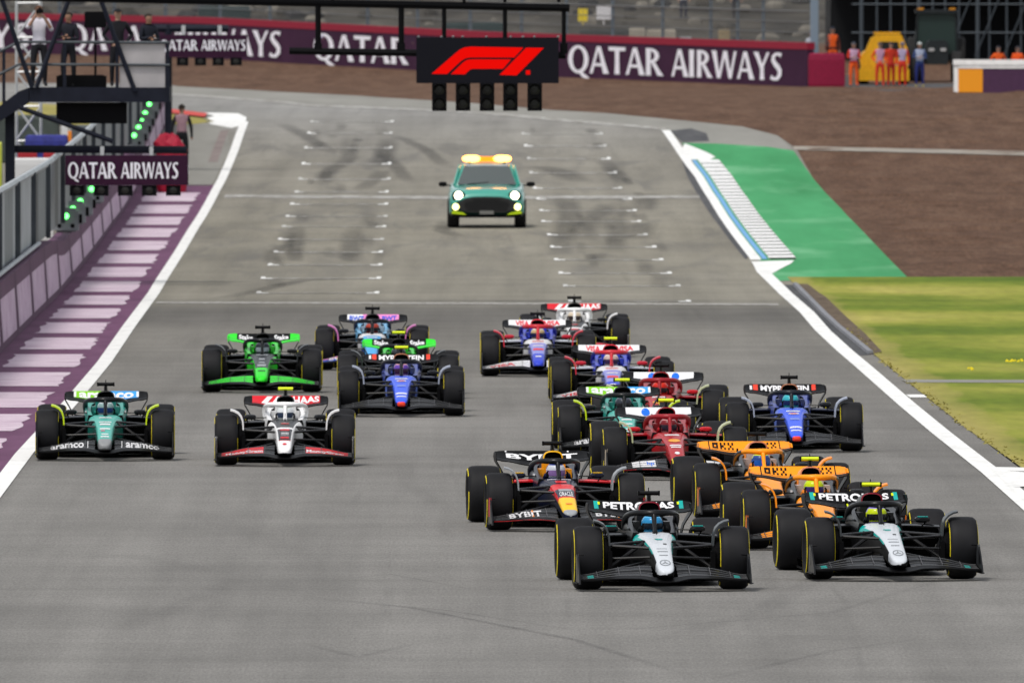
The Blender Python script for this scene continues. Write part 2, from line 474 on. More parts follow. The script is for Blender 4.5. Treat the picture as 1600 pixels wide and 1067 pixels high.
# ---- base ground to the horizon, gravel, grass
sheet('ground', [(-2500, -3000), (2500, -3000), (2500, 4000), (-2500, 4000)], 0, M_BANK, kind='structure')
track = sheet('track', [(-16, 60), (14, 60), (GRASS_E(270), 270), (GRASS_E(300), 300), (GRASS_E(330), 330), (GRASS_E(372), 372), (GRASS_E(410), 410), (GRASS_E(452), 452)]
              + [(8.9, 455)] + PX((1245, 234), (1215, 213), (1160, 199), (1010, 184), (860, 173), (672, 158), (590, 153), (425, 144), (260, 132)) + [(-30, 812), (-30, 640), (-16, 600)],
              .020, M_ASPH, kind='structure')
sheet('gravel_trap', [(-70, 640), (8.6, 600), (8.6, 452), (60, 452), (60, 905), (-70, 905)], .008, M_GRAV, kind='structure')
sheet('grass_verge', [(GRASS_E(250), 250)] + [(60, 250), (60, 455.2)] + [(GRASS_E(y), y) for y in (455.2, 450, 430, 410, 390, 372, 350, 330, 310, 300, 290, 280, 270)], .030, M_GRASS, kind='structure')
sheet('green_run_off', PX((1212, 441), (1300, 437.5), (1420, 437), (1372, 388), (1312, 325), (1262, 268), (1240, 237), (1200, 231), (1120, 226), (1066, 225), (1078, 245), (1125, 318), (1186, 408)), .028, M_GREEN, kind='structure')
sheet('run_off_road', PX((1042, 203), (1066, 225), (1120, 226), (1240, 236), (1215, 213.5), (1160, 199.5), (1010, 184.5), (860, 173.5), (672, 158.5), (590, 153.5), (425, 144.5), (260, 132.5), (262, 146), (480, 163), (700, 172), (870, 187)), .024, M_ASPH2, track)
sheet('dark_patch', PX((1046, 206), (1066, 224), (1108, 222), (1104, 210), (1080, 202)), .028, M_ASPH3, track)
sheet('gravel_path', PX((1240, 230), (1600, 238), (1900, 246), (1900, 252), (1600, 244.5), (1240, 235.5)), .03, M_PATH, kind='structure')
sheet('service_road', PX((1318, 131), (1500, 131), (1700, 134), (1700, 147), (1500, 145), (1318, 142)), .012, M_ASPH3, kind='structure')
sheet('grass_path', PX((1408, 596), (1600, 596.5), (2000, 597), (2000, 601.5), (1600, 601), (1418, 600.5)), .036, M_ASPH2, kind='structure')
sheet('soil_strip', PX((1244, 446), (1262, 446), (1290, 466), (1322, 497), (1352, 524), (1378, 552), (1360, 556), (1310, 513)), .036, M_SOIL, kind='structure')
sheet('dark_shoulder', PX((1222, 447), (1243, 447), (1288, 493), (1334, 533), (1361, 556), (1338, 558), (1300, 524), (1266, 488)), .026, M_ASPH3, track)
sheet('rubber_band', PX((1066, 254), (1078, 254), (1105, 300), (1136, 348), (1172, 401), (1165, 407), (1130, 363), (1097, 316), (1072, 272)), .026, M_ASPH3, track)
for P in (((395, 478), (600, 400), (632, 300), (612, 192), (520, 192), (470, 300)), ((860, 478), (1080, 478), (1000, 330), (950, 200), (880, 200), (860, 300))):
    pass
# tyre marks: thin rubber deposits, fading towards their edges
M_SKID = bpy.data.materials.new('skid_rubber'); M_SKID.use_nodes = True
_n, _l = M_SKID.node_tree.nodes, M_SKID.node_tree.links
_p = _n['Principled BSDF']; _p.inputs['Base Color'].default_value = (.06, .06, .062, 1); _p.inputs['Roughness'].default_value = .8; _p.inputs['Specular IOR Level'].default_value = .1
_a = _n.new('ShaderNodeAttribute'); _a.attribute_name = 'wear'
_g = _n.new('ShaderNodeNewGeometry'); _t = _n.new('ShaderNodeTexNoise'); _t.inputs['Scale'].default_value = 1.3; _t.inputs['Detail'].default_value = 5
_m = _n.new('ShaderNodeMath'); _m.operation = 'MULTIPLY'
_l.new(_g.outputs['Position'], _t.inputs['Vector']); _l.new(_a.outputs['Fac'], _m.inputs[0]); _l.new(_t.outputs[0], _m.inputs[1]); _l.new(_m.outputs[0], _p.inputs['Alpha'])
def rubber_mark(pts, wd, al):
    W = PX(*pts); W2 = []
    for i in range(len(W) - 1):
        for t in range(5): W2.append((lerp(W[i][0], W[i + 1][0], t / 5), lerp(W[i][1], W[i + 1][1], t / 5)))
    W2.append(W[-1]); vs = []; al_ = []; n = len(W2); b = MB()
    for i, (x, y) in enumerate(W2):
        a, c = W2[max(i - 1, 0)], W2[min(i + 1, n - 1)]; dx, dy = c[0] - a[0], c[1] - a[1]; q = math.hypot(dx, dy); e = math.sin(math.pi * i / (n - 1)) ** .6
        for k, f in ((-1, 0), (-.4, 1), (.4, 1), (1, 0)):
            X, Y = x - dy / q * wd * k, y + dx / q * wd * k; vs.append((X, Y, gz(Y) + .0245)); al_.append(f * al * e)
    b.add(vs, [(4 * i + j, 4 * i + j + 1, 4 * i + j + 5, 4 * i + j + 4) for i in range(n - 1) for j in range(3)])
    o = b.build('tyre_mark', M_SKID, track, smooth=False)
    at = o.data.attributes.new('wear', 'FLOAT', 'POINT'); at.data.foreach_set('value', al_)
for pts, wd in [([(455, 412), (462, 380), (466, 352)], .30), ([(548, 410), (548, 385), (555, 355)], .35), ([(500, 292), (512, 270), (545, 250), (548, 208)], .35),
                ([(590, 264), (600, 245), (610, 216)], .4), ([(560, 300), (585, 282), (602, 266)], .35), ([(870, 402), (880, 370), (890, 340), (886, 306)], .4),
                ([(910, 378), (915, 350), (935, 335), (952, 318)], .4), ([(960, 398), (965, 360), (962, 326)], .35), ([(978, 293), (960, 270), (945, 252)], .35),
                ([(1000, 333), (1008, 318), (1010, 302)], .45), ([(838, 260), (880, 270), (908, 287)], .55), ([(700, 264), (665, 235), (620, 213)], .3),
                ([(520, 242), (480, 215), (438, 193)], .35), ([(995, 378), (1000, 360), (1004, 348)], .45), ([(640, 287), (620, 262), (590, 233)], .3), ([(330, 470), (470, 440), (560, 436)], .3), ([(700, 345), (690, 362), (720, 372)], .3)]:
    rubber_mark(pts, wd, .55)
random.seed(31)
for i in range(46):                                     # finer streaks left by launching cars in both grid columns
    y = random.uniform(205, 455); t = (y - 192) / 268; side = i % 2
    x = (lerp(lerp(487, 404, t), lerp(612, 590, t), random.random()) if side else lerp(lerp(815, 884, t), lerp(942, 1072, t), random.random()))
    k = random.uniform(10, 34) * (.4 + .6 * t); dx = random.uniform(-.25, .25) * k + (-.25 * k if side == 0 else .12 * k)
    rubber_mark([(x, y), (x + dx * .5 + random.uniform(-3, 3), y - k * .5), (x + dx, y - k)], random.uniform(.10, .28), random.uniform(.25, .5))
for pts, wd, al in [([(1080, 1060), (900, 1003), (640, 952), (470, 936)], .09, .55), ([(930, 992), (700, 957), (450, 932)], .06, .4), ([(650, 1008), (560, 1030), (470, 1008)], .10, .4),
                ([(550, 906), (610, 900), (750, 926)], .05, .45), ([(620, 696), (640, 760), (710, 806)], .12, .35), ([(1340, 790), (1290, 900), (1180, 962), (980, 1014)], .14, .4), ([(420, 890), (250, 962), (170, 996)], .14, .35),
                ([(1500, 900), (1300, 960), (1000, 985), (700, 990)], .10, .3), ([(300, 800), (450, 860), (520, 930)], .2, .25), ([(1450, 1000), (1300, 1020), (1100, 1067)], .10, .35), ([(60, 880), (200, 870), (380, 905)], .15, .3)]:
    rubber_mark(pts, wd * (.8 if wd < .11 else 1.6), al * (.60 if wd < .11 else .30))

# ---- painted lines
def line(name, pl, y0, y1, d0, d1, m, off=.032): return sheet(name, pl.band(y0, y1, d0, d1), off, m, track)
line('edge_line', LINE_L, 180, 646, -.13, .13, M_WHITE)
line('edge_line', LINE_R, 240, ground(0, 414)[1], -.15, .15, M_WHITE)
line('edge_line', LINE_R, ground(0, 408)[1], ground(0, 205)[1], -.16, .10, M_WHITE)
sheet('corner_line', PX((385, 185), (384, 196), (362, 202), (330, 196), (318, 188), (335, 183), (318, 178), (340, 178), (372, 179)), .034, M_WHITE, track)
sheet('corner_line', PX((1062, 240), (1070, 226), (1105, 240), (1118, 247), (1108, 252), (1088, 251), (1072, 252)), .034, M_WHITE, track)
sheet('corner_line', PX((1173, 411), (1241, 409), (1236, 414), (1222, 421), (1206, 430), (1192, 429)), .036, M_WHITE, track)
sheet('hatch_line', PX((1546, 733), (1640, 735), (1640, 741), (1572, 739), (1640, 744), (1640, 764), (1600, 764), (1585, 765), (1600, 771), (1640, 775), (1640, 830), (1600, 786)), .036, M_WHITE, track)
sheet('shoulder_dash', PX((1416, 619), (1448, 619), (1454, 623.5), (1422, 623.5)), .030, M_WHITE, track)
sheet('start_line', PX((245, 473), (1215, 476), (1218, 479), (243, 476)), .0280, M_FADED, track)
sheet('timing_line', PX((352, 305.5), (700, 308), (1092, 307), (1094, 311), (700, 312.5), (350, 310)), .0280, M_FADED2, track)
sheet('seam_line', PX((268, 147), (480, 164), (700, 173), (860, 186), (1040, 201), (1042, 205), (860, 190), (700, 176), (480, 167), (268, 150)), .030, M_FADED2, track)
LG = [(460, 400, 592), (437, 407, 595), (416, 418, 597), (396, 427, 598), (376, 434, 600), (356, 440, 603), (340, 446, 605), (321, 453, 606), (302, 460, 607), (282, 466, 610), (258, 471, 611), (233, 475, 613), (210, 480, 613), (192, 485, 615)]
RG = [(473, 888, 1080), (449, 880, 1064), (429, 873, 1050), (408, 866, 1037), (388, 860, 1026), (369, 855, 1012), (348, 846, 1002), (331, 843, 995), (313, 838, 988), (296, 833, 972), (272, 827, 964), (250, 824, 954), (230, 819, 948), (211, 815, 942)]
for y, a, b in LG + RG:
    (xa, Y), (xb, _) = ground(a, y), ground(b, y)
    sheet('grid_line', [(xa + .28, Y - .35), (xb - .28, Y - .35), (xb - .28, Y + .35), (xa + .28, Y + .35)], .0300, M_FADED2, track)
    for x, sgn in ((xa, 1), (xb, -1)):
        sheet('grid_corner', [[(x, Y - .45), (x + sgn * .27, Y - .45), (x + sgn * .27, Y + .45), (x, Y + .45)], [(x, Y + .4501), (x + sgn * .10, Y + .4501), (x + sgn * .10, Y + 1.9), (x, Y + 1.9)]], .0310, M_WHITE if random.random() < .6 else M_WORN, track)

# ---- serrated kerb on the right, concrete kerb, far left kerb
k0, k1 = ground(0, 407)[1], ground(0, 252)[1]
kerb = MB()
ny = 30
for i in range(ny):
    a = lerp(k0, k1, i / ny); b = lerp(k0, k1, (i + .995) / ny)
    xa, xb = LINE_R(a) + .30, LINE_R(b) + .30
    wa, wb = .62, .62
    za, zb = gz(a), gz(b)
    kerb.add([(xa, a, za + .066), (xa + wa, a, za + .074), (xb + wb, b, zb + .052), (xb, b, zb + .047), (xa, a + .02, za), (xa + wa, a + .02, za), (xb + wb, b, zb), (xb, b, zb)],
             [(0, 1, 2, 3), (4, 5, 1, 0), (6, 7, 3, 2), (5, 6, 2, 1), (7, 4, 0, 3)], [0, 1, 0, 0, 0])
kerb.build('serrated_kerb', [M_KWHITE, mat('kerb_face_dark', (.07, .07, .072), .85, var=.3, vscale=2)], None, smooth=False, label='white serrated rumble kerb beside the green run-off', cat='kerb')  # front faces of the teeth coloured darker so the ribs read as lines
sheet('kerb_bed', LINE_R.band(k0, k1, .30, .94), .031, M_ASPH2, track)
line('blue_line', LINE_R, k0, k1, .13, .25, M_BLUE, .034)
pts = PX((1242, 447), (1265, 470), (1287.5, 493), (1310, 514), (1334, 533.5), (1360, 555))
kc = MB()
kc.loft([[(x - .055, y, gz(y)), (x + .055, y, gz(y)), (x + .055, y, gz(y) + .075), (x + .03, y, gz(y) + .085), (x - .045, y, gz(y) + .08)] for x, y in pts], True)
kc.build('concrete_kerb', M_KERB, None, smooth=False, label='narrow raised grey concrete kerb between tarmac and soil', cat='kerb')
kr = MB()
P = PX((322, 184), (290, 180), (255, 176), (215, 173), (150, 170))
for i in range(len(P) - 1):
    (xa, ya), (xb, yb) = P[i], P[i + 1]
    kr.add([(xa, ya - 3, gz(ya) + .05), (xa, ya + 3, gz(ya) + .12), (xb, yb + 3, gz(yb) + .12), (xb, yb - 3, gz(yb) + .05)], [(0, 1, 2, 3)], 0)
kr.build('red_kerb', M_KRED, None, smooth=False, label='red kerb at the far left bend of the track', cat='kerb')
sheet('infield_grass', PX((322, 186), (335, 192), (300, 196), (240, 197), (-80, 197), (-80, 158), (100, 166), (215, 175), (290, 182)), .034, M_GRASS, kind='structure')
sheet('pit_exit_road', PX((100, 197), (240, 197), (335, 193), (352, 200), (360, 230), (330, 292), (100, 292)), .026, M_ASPH2, track)
sheet('worn_strip', PX((345, 205), (358, 205), (340, 255), (325, 255)), .030, mat('pinkish_tarmac', (.22, .18, .17), .9, var=.2, vscale=1), track)

# raked ridges in the gravel
random.seed(21)
rg = MB()
for i in range(230):
    Y = random.uniform(458, 790); xmin = GREEN_R(Y) + .3 if Y < 610 else px_at(1250, Y); X = random.uniform(xmin, px_at(1640, Y))
    if i % 5 == 0 and Y < 600: X = GREEN_R(Y) + random.uniform(.2, 1.6)
    L, W_, h = random.uniform(.8, 4.5), random.uniform(.8, 2.2), random.uniform(.03, .085)
    if X - L / 2 < xmin: X = xmin + L / 2
    vs = []
    for a in range(7):
        for c_ in range(5):
            u, v = a / 6 - .5, c_ / 4 - .5
            k = max(0, 1 - (2 * u) ** 2) * max(0, 1 - (2 * v) ** 2) * random.uniform(.6, 1.2)
            y_ = Y + v * W_ + u * random.uniform(-.1, .1); vs.append((X + u * L, y_, gz(y_) + .004 + h * k))
    rg.add(vs, [(a * 5 + c_, (a + 1) * 5 + c_, (a + 1) * 5 + c_ + 1, a * 5 + c_ + 1) for a in range(6) for c_ in range(4)])
rg.build('gravel_ridges', M_GRAV, None, kind='stuff', label='low raked ridges of brown gravel in the trap', cat='gravel')

# ---- purple apron with its painted slabs
apron = sheet('apron', [(XW(300), 300)] + [(XW(y), y) for y in (372, 450, 520, 575)] + [(LINE_L(y) - .10, y) for y in (575, 520, 470, 430, 380, 340, 300, 268)] + [(-9.0, 268)], .026, M_PURP, kind='structure')
pitch = 16.35
for k in range(17):
    Y = 313.7 + (k - 1) * pitch
    y0, y1 = Y - 5.8, Y + 5.8
    n = 9; L = []; Rr = []
    for i in range(n):
        y = lerp(y0, y1, i / (n - 1)); e = random.uniform(-.06, .06)
        L.append((XW(y) + .36 + random.uniform(-.05, .05), y)); Rr.append((LINE_L(y) - .44 + e, y))
    sheet('painted_slab', L + Rr[::-1], .0330, M_BRUSH, apron)

# ================================================================== PIT WALL AND FENCE
M_PWALL = mat('purple_wall_paint', (.105, .040, .090), .7, var=.22, vscale=1.5)
g = G('brushed_wall_paint', .7)
M_PPANEL = g.out(g.ramp(g.noise((1, .55, .7), 2.4, 6, .75), [(.24, (.30, .17, .28)), (.45, (.52, .39, .50)), (.75, (.72, .62, .70))]))
M_GALV = mat('galvanised_steel', (.21, .235, .25), .5, .35, var=.25, vscale=1.2)
M_GALVL = mat('galvanised_light', (.42, .455, .48), .5, .25, var=.2, vscale=1.2)
M_GALVD = mat('galvanised_dark', (.065, .075, .085), .5, .3, var=.25, vscale=1.2)
M_STEEL = mat('dark_painted_steel', (.012, .014, .024), .55, .1, var=.2, vscale=3, spec=.15)
M_BLACK = mat('black_housing', (.004, .004, .005), .6, spec=.08)
M_ALU = mat('aluminium', (.55, .56, .57), .4, .6, var=.1)
pw = obj('pit_wall', None, None, (XW(300), 300, 0), label='purple concrete pit wall with white painted panels along the left', cat='wall')
def LP(*q): return [(x - XW(300), y - 300, z) for x, y, z in q]
def WH_(q): return 1.27 - .25 * sm(428, 448, q)
y = 313.7 - 1.5 * pitch
for k in range(24):
    y0, y1 = y, y + pitch - .12
    if y1 > 655: break
    ys = [y0] + [s for s in STN if y0 < s < y1] + [y1]
    b = MB(); rings = []
    for q in ys:
        X, z = XW(q), gz(q)
        rings.append(LP((X, q, z - .05), (X + .10, q, z + .22) if False else (X + .06, q, z + .02), (X, q, z + WH_(q)), (X - .34, q, z + WH_(q)), (X - .40, q, z)))
    b.loft(rings, True); b.build('wall_block', M_PWALL, pw, smooth=False)
    b = MB(); yy0, yy1 = y0 + 1.1, y1 - 1.0
    ys = [yy0] + [s for s in STN if yy0 < s < yy1] + [yy1]
    f = lambda q, t: (XW(q) + .06 * (1 - t) + .006, q, gz(q) + .17 + (WH_(q) - .34) * t)
    vs = []; fs = []
    for q in ys: vs += [f(q, 0), f(q, 1)]
    for i in range(len(ys) - 1): fs.append((2 * i, 2 * i + 1, 2 * i + 3, 2 * i + 2))
    b.add(LP(*vs), fs); b.build('painted_panel', M_PPANEL, pw, smooth=False)
    y += pitch
fence = obj('pit_fence', None, None, (XW(330) - .2, 330, 0), label='grey galvanised panel fence standing on the purple pit wall', cat='fence')
fx = lambda q: XW(q) - .22 - (XW(330) - .2)
FM = [M_GALV, M_GALVL, M_GALVD]
y = 330.0
k = 0
while y < 640:
    L = random.choice((2.6, 3.4, 4.2)); m = FM[random.choice((0, 0, 1, 1, 2))] if y < 425 else FM[random.choice((0, 0, 0, 2))]
    b = MB(); y1 = y + L - .08
    b.add([(fx(y), y - 330, gz(y) + 1.29), (fx(y1), y1 - 330, gz(y1) + 1.29), (fx(y1), y1 - 330, gz(y1) + 2.78), (fx(y), y - 330, gz(y) + 2.78),
           (fx(y) - .05, y - 330, gz(y) + 1.29), (fx(y1) - .05, y1 - 330, gz(y1) + 1.29), (fx(y1) - .05, y1 - 330, gz(y1) + 2.78), (fx(y) - .05, y - 330, gz(y) + 2.78)],
          [(0, 1, 2, 3), (7, 6, 5, 4), (0, 3, 7, 4), (1, 5, 6, 2), (3, 2, 6, 7)])
    b.build('fence_panel', m, fence, smooth=False)
    if k % 5 == 0:
        p = MB(); p.box((fx(y) + .05, y - 330 - .04, gz(y) + 2.05), (.1, .12, 1.6)); p.build('fence_post', M_GALVD, fence, smooth=False)
    y += L; k += 1
b = MB()
ys = [330] + [s for s in STN if 330 < s < 640] + [640]
b.tube([(fx(q), q - 330, gz(q) + 2.84) for q in ys], .07, 6); b.build('top_rail', M_GALVL, fence)
b = MB(); b.tube([(fx(q) + .12, q - 330, gz(q) + 1.35) for q in ys if q < 430], .045, 6); b.build('lower_rail', M_GALVL, fence)

# ---- green signal lamps on the pit wall
M_LGREEN = mat('green_lamp', (.1, .8, .2), .3, emit=(.12, 1.0, .16), estr=4.)
M_LGREY = mat('signal_box_grey', (.22, .235, .25), .55, .2, var=.15, vscale=4)
near = [(456, 1), (466, 1), (477, 1), (495, 1)]
far = [(577, 1), (587, 1), (595, .6), (603, 1), (613, 1)]
ordn = ['first', 'second', 'third', 'fourth', 'fifth']
for lst, txt in ((near, 'nearer row on the pit wall'), (far, 'farther row on the pit wall')):
    for i, (Y, s) in enumerate(lst):
        b = MB(); zb = gz(Y) + 1.03
        b.box((0, 0, .26), (.58, .5, .44)); b.box((0, .02, .51), (.44, .34, .07)); b.box((0, .1, .03), (.46, .4, .06))
        for sx in (-.32, .32): b.box((sx, 0, .3), (.08, .3, .2), 1)
        for sx in (-.15, .15): b.lathe([(.0, -.262), (.05, -.262), (.05, -.24)], 12, (sx, 0, .14), 'y', 1)
        o = b.build('signal_box', [M_LGREY, M_BLACK], None, loc=(XW(Y) - .12, Y, zb), smooth=False, label=f'{ordn[i]} box with lit green lamp in the {txt}', cat='signal lamp', group='green signal lamps on the pit wall')
        l = MB(); l.lathe([(.0, -.30), (.045, -.295), (.064 * s, -.275), (.068 * s, -.24)], 16, (0, 0, .36), 'y'); l.build('lamp', M_LGREEN, o)

# ================================================================== START LIGHTS AND BOARDS
def pxbox(b, x0, y0, x1, y1, Y, dep, mi=0, org=(0, 0, 0)):
    X0, X1, Z1, Z0 = px_at(x0, Y), px_at(x1, Y), py_z(y0, Y), py_z(y1, Y)
    b.box(((X0 + X1) / 2 - org[0], Y + dep / 2 - org[1], (Z0 + Z1) / 2 - org[2]), (X1 - X0, dep, Z1 - Z0), mi)
def pxbar(b, p, q, Y, wpx, dep=None, mi=0, org=(0, 0, 0), Y2=None):
    A = Vector((px_at(p[0], Y), Y, py_z(p[1], Y))) - Vector(org); B = Vector((px_at(q[0], Y2 or Y), Y2 or Y, py_z(q[1], Y2 or Y))) - Vector(org)
    b.tube([A, B], wpx * Y / F_PX / 2, 8, mi)
GY = 425.0
gant = obj('start_gantry', None, None, (-15.2, GY, 0), label='black overhead gantry frame across the track carrying the start lights', cat='gantry')
org = (-15.2, GY, 0)
b = MB()
for X in (-15.2, 13.8):
    for dx, dy in ((-.3, -.3), (.3, -.3), (-.3, .3), (.3, .3)): b.box((X + dx + 15.2, dy, 4.2), (.1, .1, 8.4))
    for k in range(8): b.tube([(X - .3 + 15.2, -.3, k + .2), (X + .3 + 15.2, -.3, k + 1.1)], .03, 5)
b.build('column', M_STEEL, gant, smooth=False)
b = MB()
for dz in (6.9, 7.6):
    for dy in (-.3, .3): b.tube([(0, dy, dz), (29, dy, dz)], .06, 6)
for k in range(28): b.tube([(k + .5, -.3, 6.9), (k + 1, -.3, 7.6), (k + 1.5, -.3, 6.9)], .025, 5)
b.build('top_truss', M_STEEL, gant)
b = MB(); pxbar(b, (235, 0), (890, 13), GY, 12, org=org); pxbar(b, (-330, -11), (236, 0), GY, 12, org=org); b.build('hanging_beam', M_BLACK, gant)
b = MB(); pxbar(b, (452, 80), (884, 87), GY, 11, org=org); b.build('lower_rail', M_BLACK, gant)
for x in (497, 627, 694, 789, 881):
    b = MB(); pxbar(b, (x, 6 + x * .006), (x, 82), GY, 9 if x < 650 else 7, org=org); pxbox(b, x - 6, 68, x + 6, 84, GY - .06, .1, 0, org); b.build('dropper', M_BLACK, gant)
for x in (300, 520, 725, 789, 873):
    b = MB(); b.tube([(px_at(x, GY) + 15.2, 0, py_z(4, GY)), (px_at(x, GY) + 15.2, 0, 6.9)], .04, 6); b.build('hanger', M_BLACK, gant)
M_SCREEN = mat('screen_black', (.004, .004, .005), .6, emit=(.004, .004, .006), estr=1., spec=.05)
M_F1RED = mat('screen_red', (.06, .0, .0), .6, emit=(1., .002, .0), estr=.62, spec=.05)
pb = obj('display_panel', None, None, (px_at(762, GY), GY - .25, py_z(131, GY)), label='black display panel showing a red racing emblem above the track', cat='screen')
org = tuple(pb.location)
b = MB(); pxbox(b, 650.5, 59, 873, 130.5, GY - .25, .18, 0, org); b.build('panel', M_SCREEN, pb, smooth=False)
def zp(x, y): return (600 + x / 4.706, y / 4.706)
L1 = [(350, 545), (520, 398), (556, 368), (592, 351), (640, 345), (1025, 352), (958, 425), (640, 424), (600, 430), (565, 452), (465, 545)]
L2 = [(492, 547), (580, 462), (606, 444), (640, 438), (935, 438), (875, 508), (650, 508), (632, 514), (595, 548)]
L3 = [(850, 552), (1045, 353), (1175, 354), (975, 556)]
b = MB()
for L in (L1, L2, L3):
    b.prism([(px_at(zp(*q)[0], GY) - org[0], py_z(zp(*q)[1], GY) - org[2]) for q in L][::-1], -.012, -.002)
b.box((px_at(825, GY) - org[0], -.006, py_z(113.5, GY) - org[2]), (.09, .008, .09))
b.build('emblem', M_F1RED, pb, smooth=False)
for x in (654, 690, 708, 723, 760, 798, 817, 835, 872):
    b = MB(); b.lathe([(0, .012), (.03, .0), (.012, -.05), (0, -.05)], 8, (px_at(x, GY) - org[0], .06, py_z(57, GY) - org[2]), 'z'); b.build('eye_bolt', M_ALU, pb)
M_LENS = mat('unlit_lens', (.020, .020, .018), .3, spec=.2)
for i, x in enumerate((686.5, 723.5, 761, 797.5, 835.5)):
    lx, lz = px_at(x, GY), py_z(173.5, GY)
    st = obj('start_light', None, None, (lx, GY - .3, lz), label=f'unlit black start light below the display panel, {["leftmost of five", "second of five from the left", "middle of five", "fourth of five from the left", "rightmost of five"][i]}', cat='signal light', group='start lights hanging below the display panel')
    b = MB(); H = py_z(130.5, GY) - lz
    b.box((0, .18, H / 2), (.31, .3, H)); b.build('housing', M_BLACK, st, smooth=False)
    for zc in (.155, .155 + .29):
        l = MB(); l.lathe([(0, .02), (.05, .012), (.1, .025), (.115, .032)], 18, (0, 0, zc), 'y'); l.build('lens', M_LENS, st)
        v = MB()
        rings = [[(r * math.cos(R(a)), yv, zc + r * math.sin(R(a))) for a in range(0, 181, 15)] for r, yv in ((.125, .03), (.135, -.10), (.125, -.10), (.115, .03))]
        n = len(rings[0])
        vs = [p for rr in rings for p in rr]; fs = [(k * n + i_, k * n + i_ + 1, (k + 1) * n + i_ + 1, (k + 1) * n + i_) for k in range(3) for i_ in range(n - 1)]
        v.add(vs, fs); v.build('visor', M_BLACK, st)

M_QPURP = mat('board_purple', (.030, .006, .024), .6, var=.08, spec=.15)
M_QWHITE = mat('board_lettering', (.84, .83, .89), .6)
def light_board(x0, y0, x1, y1, tx0, tx1, ty0, ty1, Y, podw, label, group, arm):
    bo = obj('repeater_board', None, None, (px_at((x0 + x1) / 2, Y), Y, py_z(y1, Y)), label=label, cat='sign board', group=group)
    org = tuple(bo.location)
    b = MB(); pxbox(b, x0, y0, x1, y1, Y, .35, 0, org); b.build('board', M_QPURP, bo, smooth=False)
    hz = (ty1 - ty0) * Y / F_PX; zb = py_z(ty1, Y) - org[2]
    tw = px_at(tx1, Y) - px_at(tx0, Y)
    for wd_, a_, b_ in (('QATAR', 0, 4.30 / 9.72), ('AIRWAYS', 4.66 / 9.72, 5.06 / 9.72)):
        roman(wd_, px_at(tx0, Y) - org[0] + a_ * tw, b_ * tw, lambda x, v, l: (x, -.006 - l, zb + v * hz)).build('lettering', M_QWHITE, bo, smooth=False)
    e = MB(); e.lathe([(0, .005), (.13, .004), (.13, 0)], 20, (px_at(x1, Y) - org[0], .17, (py_z(y0, Y) - py_z(y1, Y)) / 2), 'x'); e.build('end_emblem', M_QWHITE, bo)
    n = 5
    for k in range(n):
        xc = x0 + (x1 - x0) * (.095 + .196 * k)
        l = MB(); H = podw * .72
        pxbox(l, xc - podw / 2, y1 + .5, xc + podw / 2, y1 + H, Y + .03, .25, 0, org); p = l.build('lamp_pod', M_BLACK, bo, smooth=False)
        l = MB(); l.lathe([(0, .012), (.06, .02), (.08, .028)], 14, (px_at(xc, Y) - org[0], 0, py_z(y1 + H / 2, Y) - org[2]), 'y'); l.build('lens', M_LENS, p)
    for xc in (lerp(x0, x1, .3), lerp(x0, x1, .7)):
        l = MB(); pxbox(l, xc - 3, arm - 4, xc + 3, y0, Y + .1, .1, 0, org); l.build('bracket', M_ALU, bo, smooth=False)
    return bo
light_board(102, 243, 294, 289.5, 106, 279, 254, 279, 446, 23, 'purple airline board with white letters over the purple apron', 'airline boards with lamp pods', 233)
light_board(244, 55, 386, 90, 250, 384, 63, 79.5, 590, 18, 'smaller farther purple airline board behind the viewing platform', 'airline boards with lamp pods', 44)
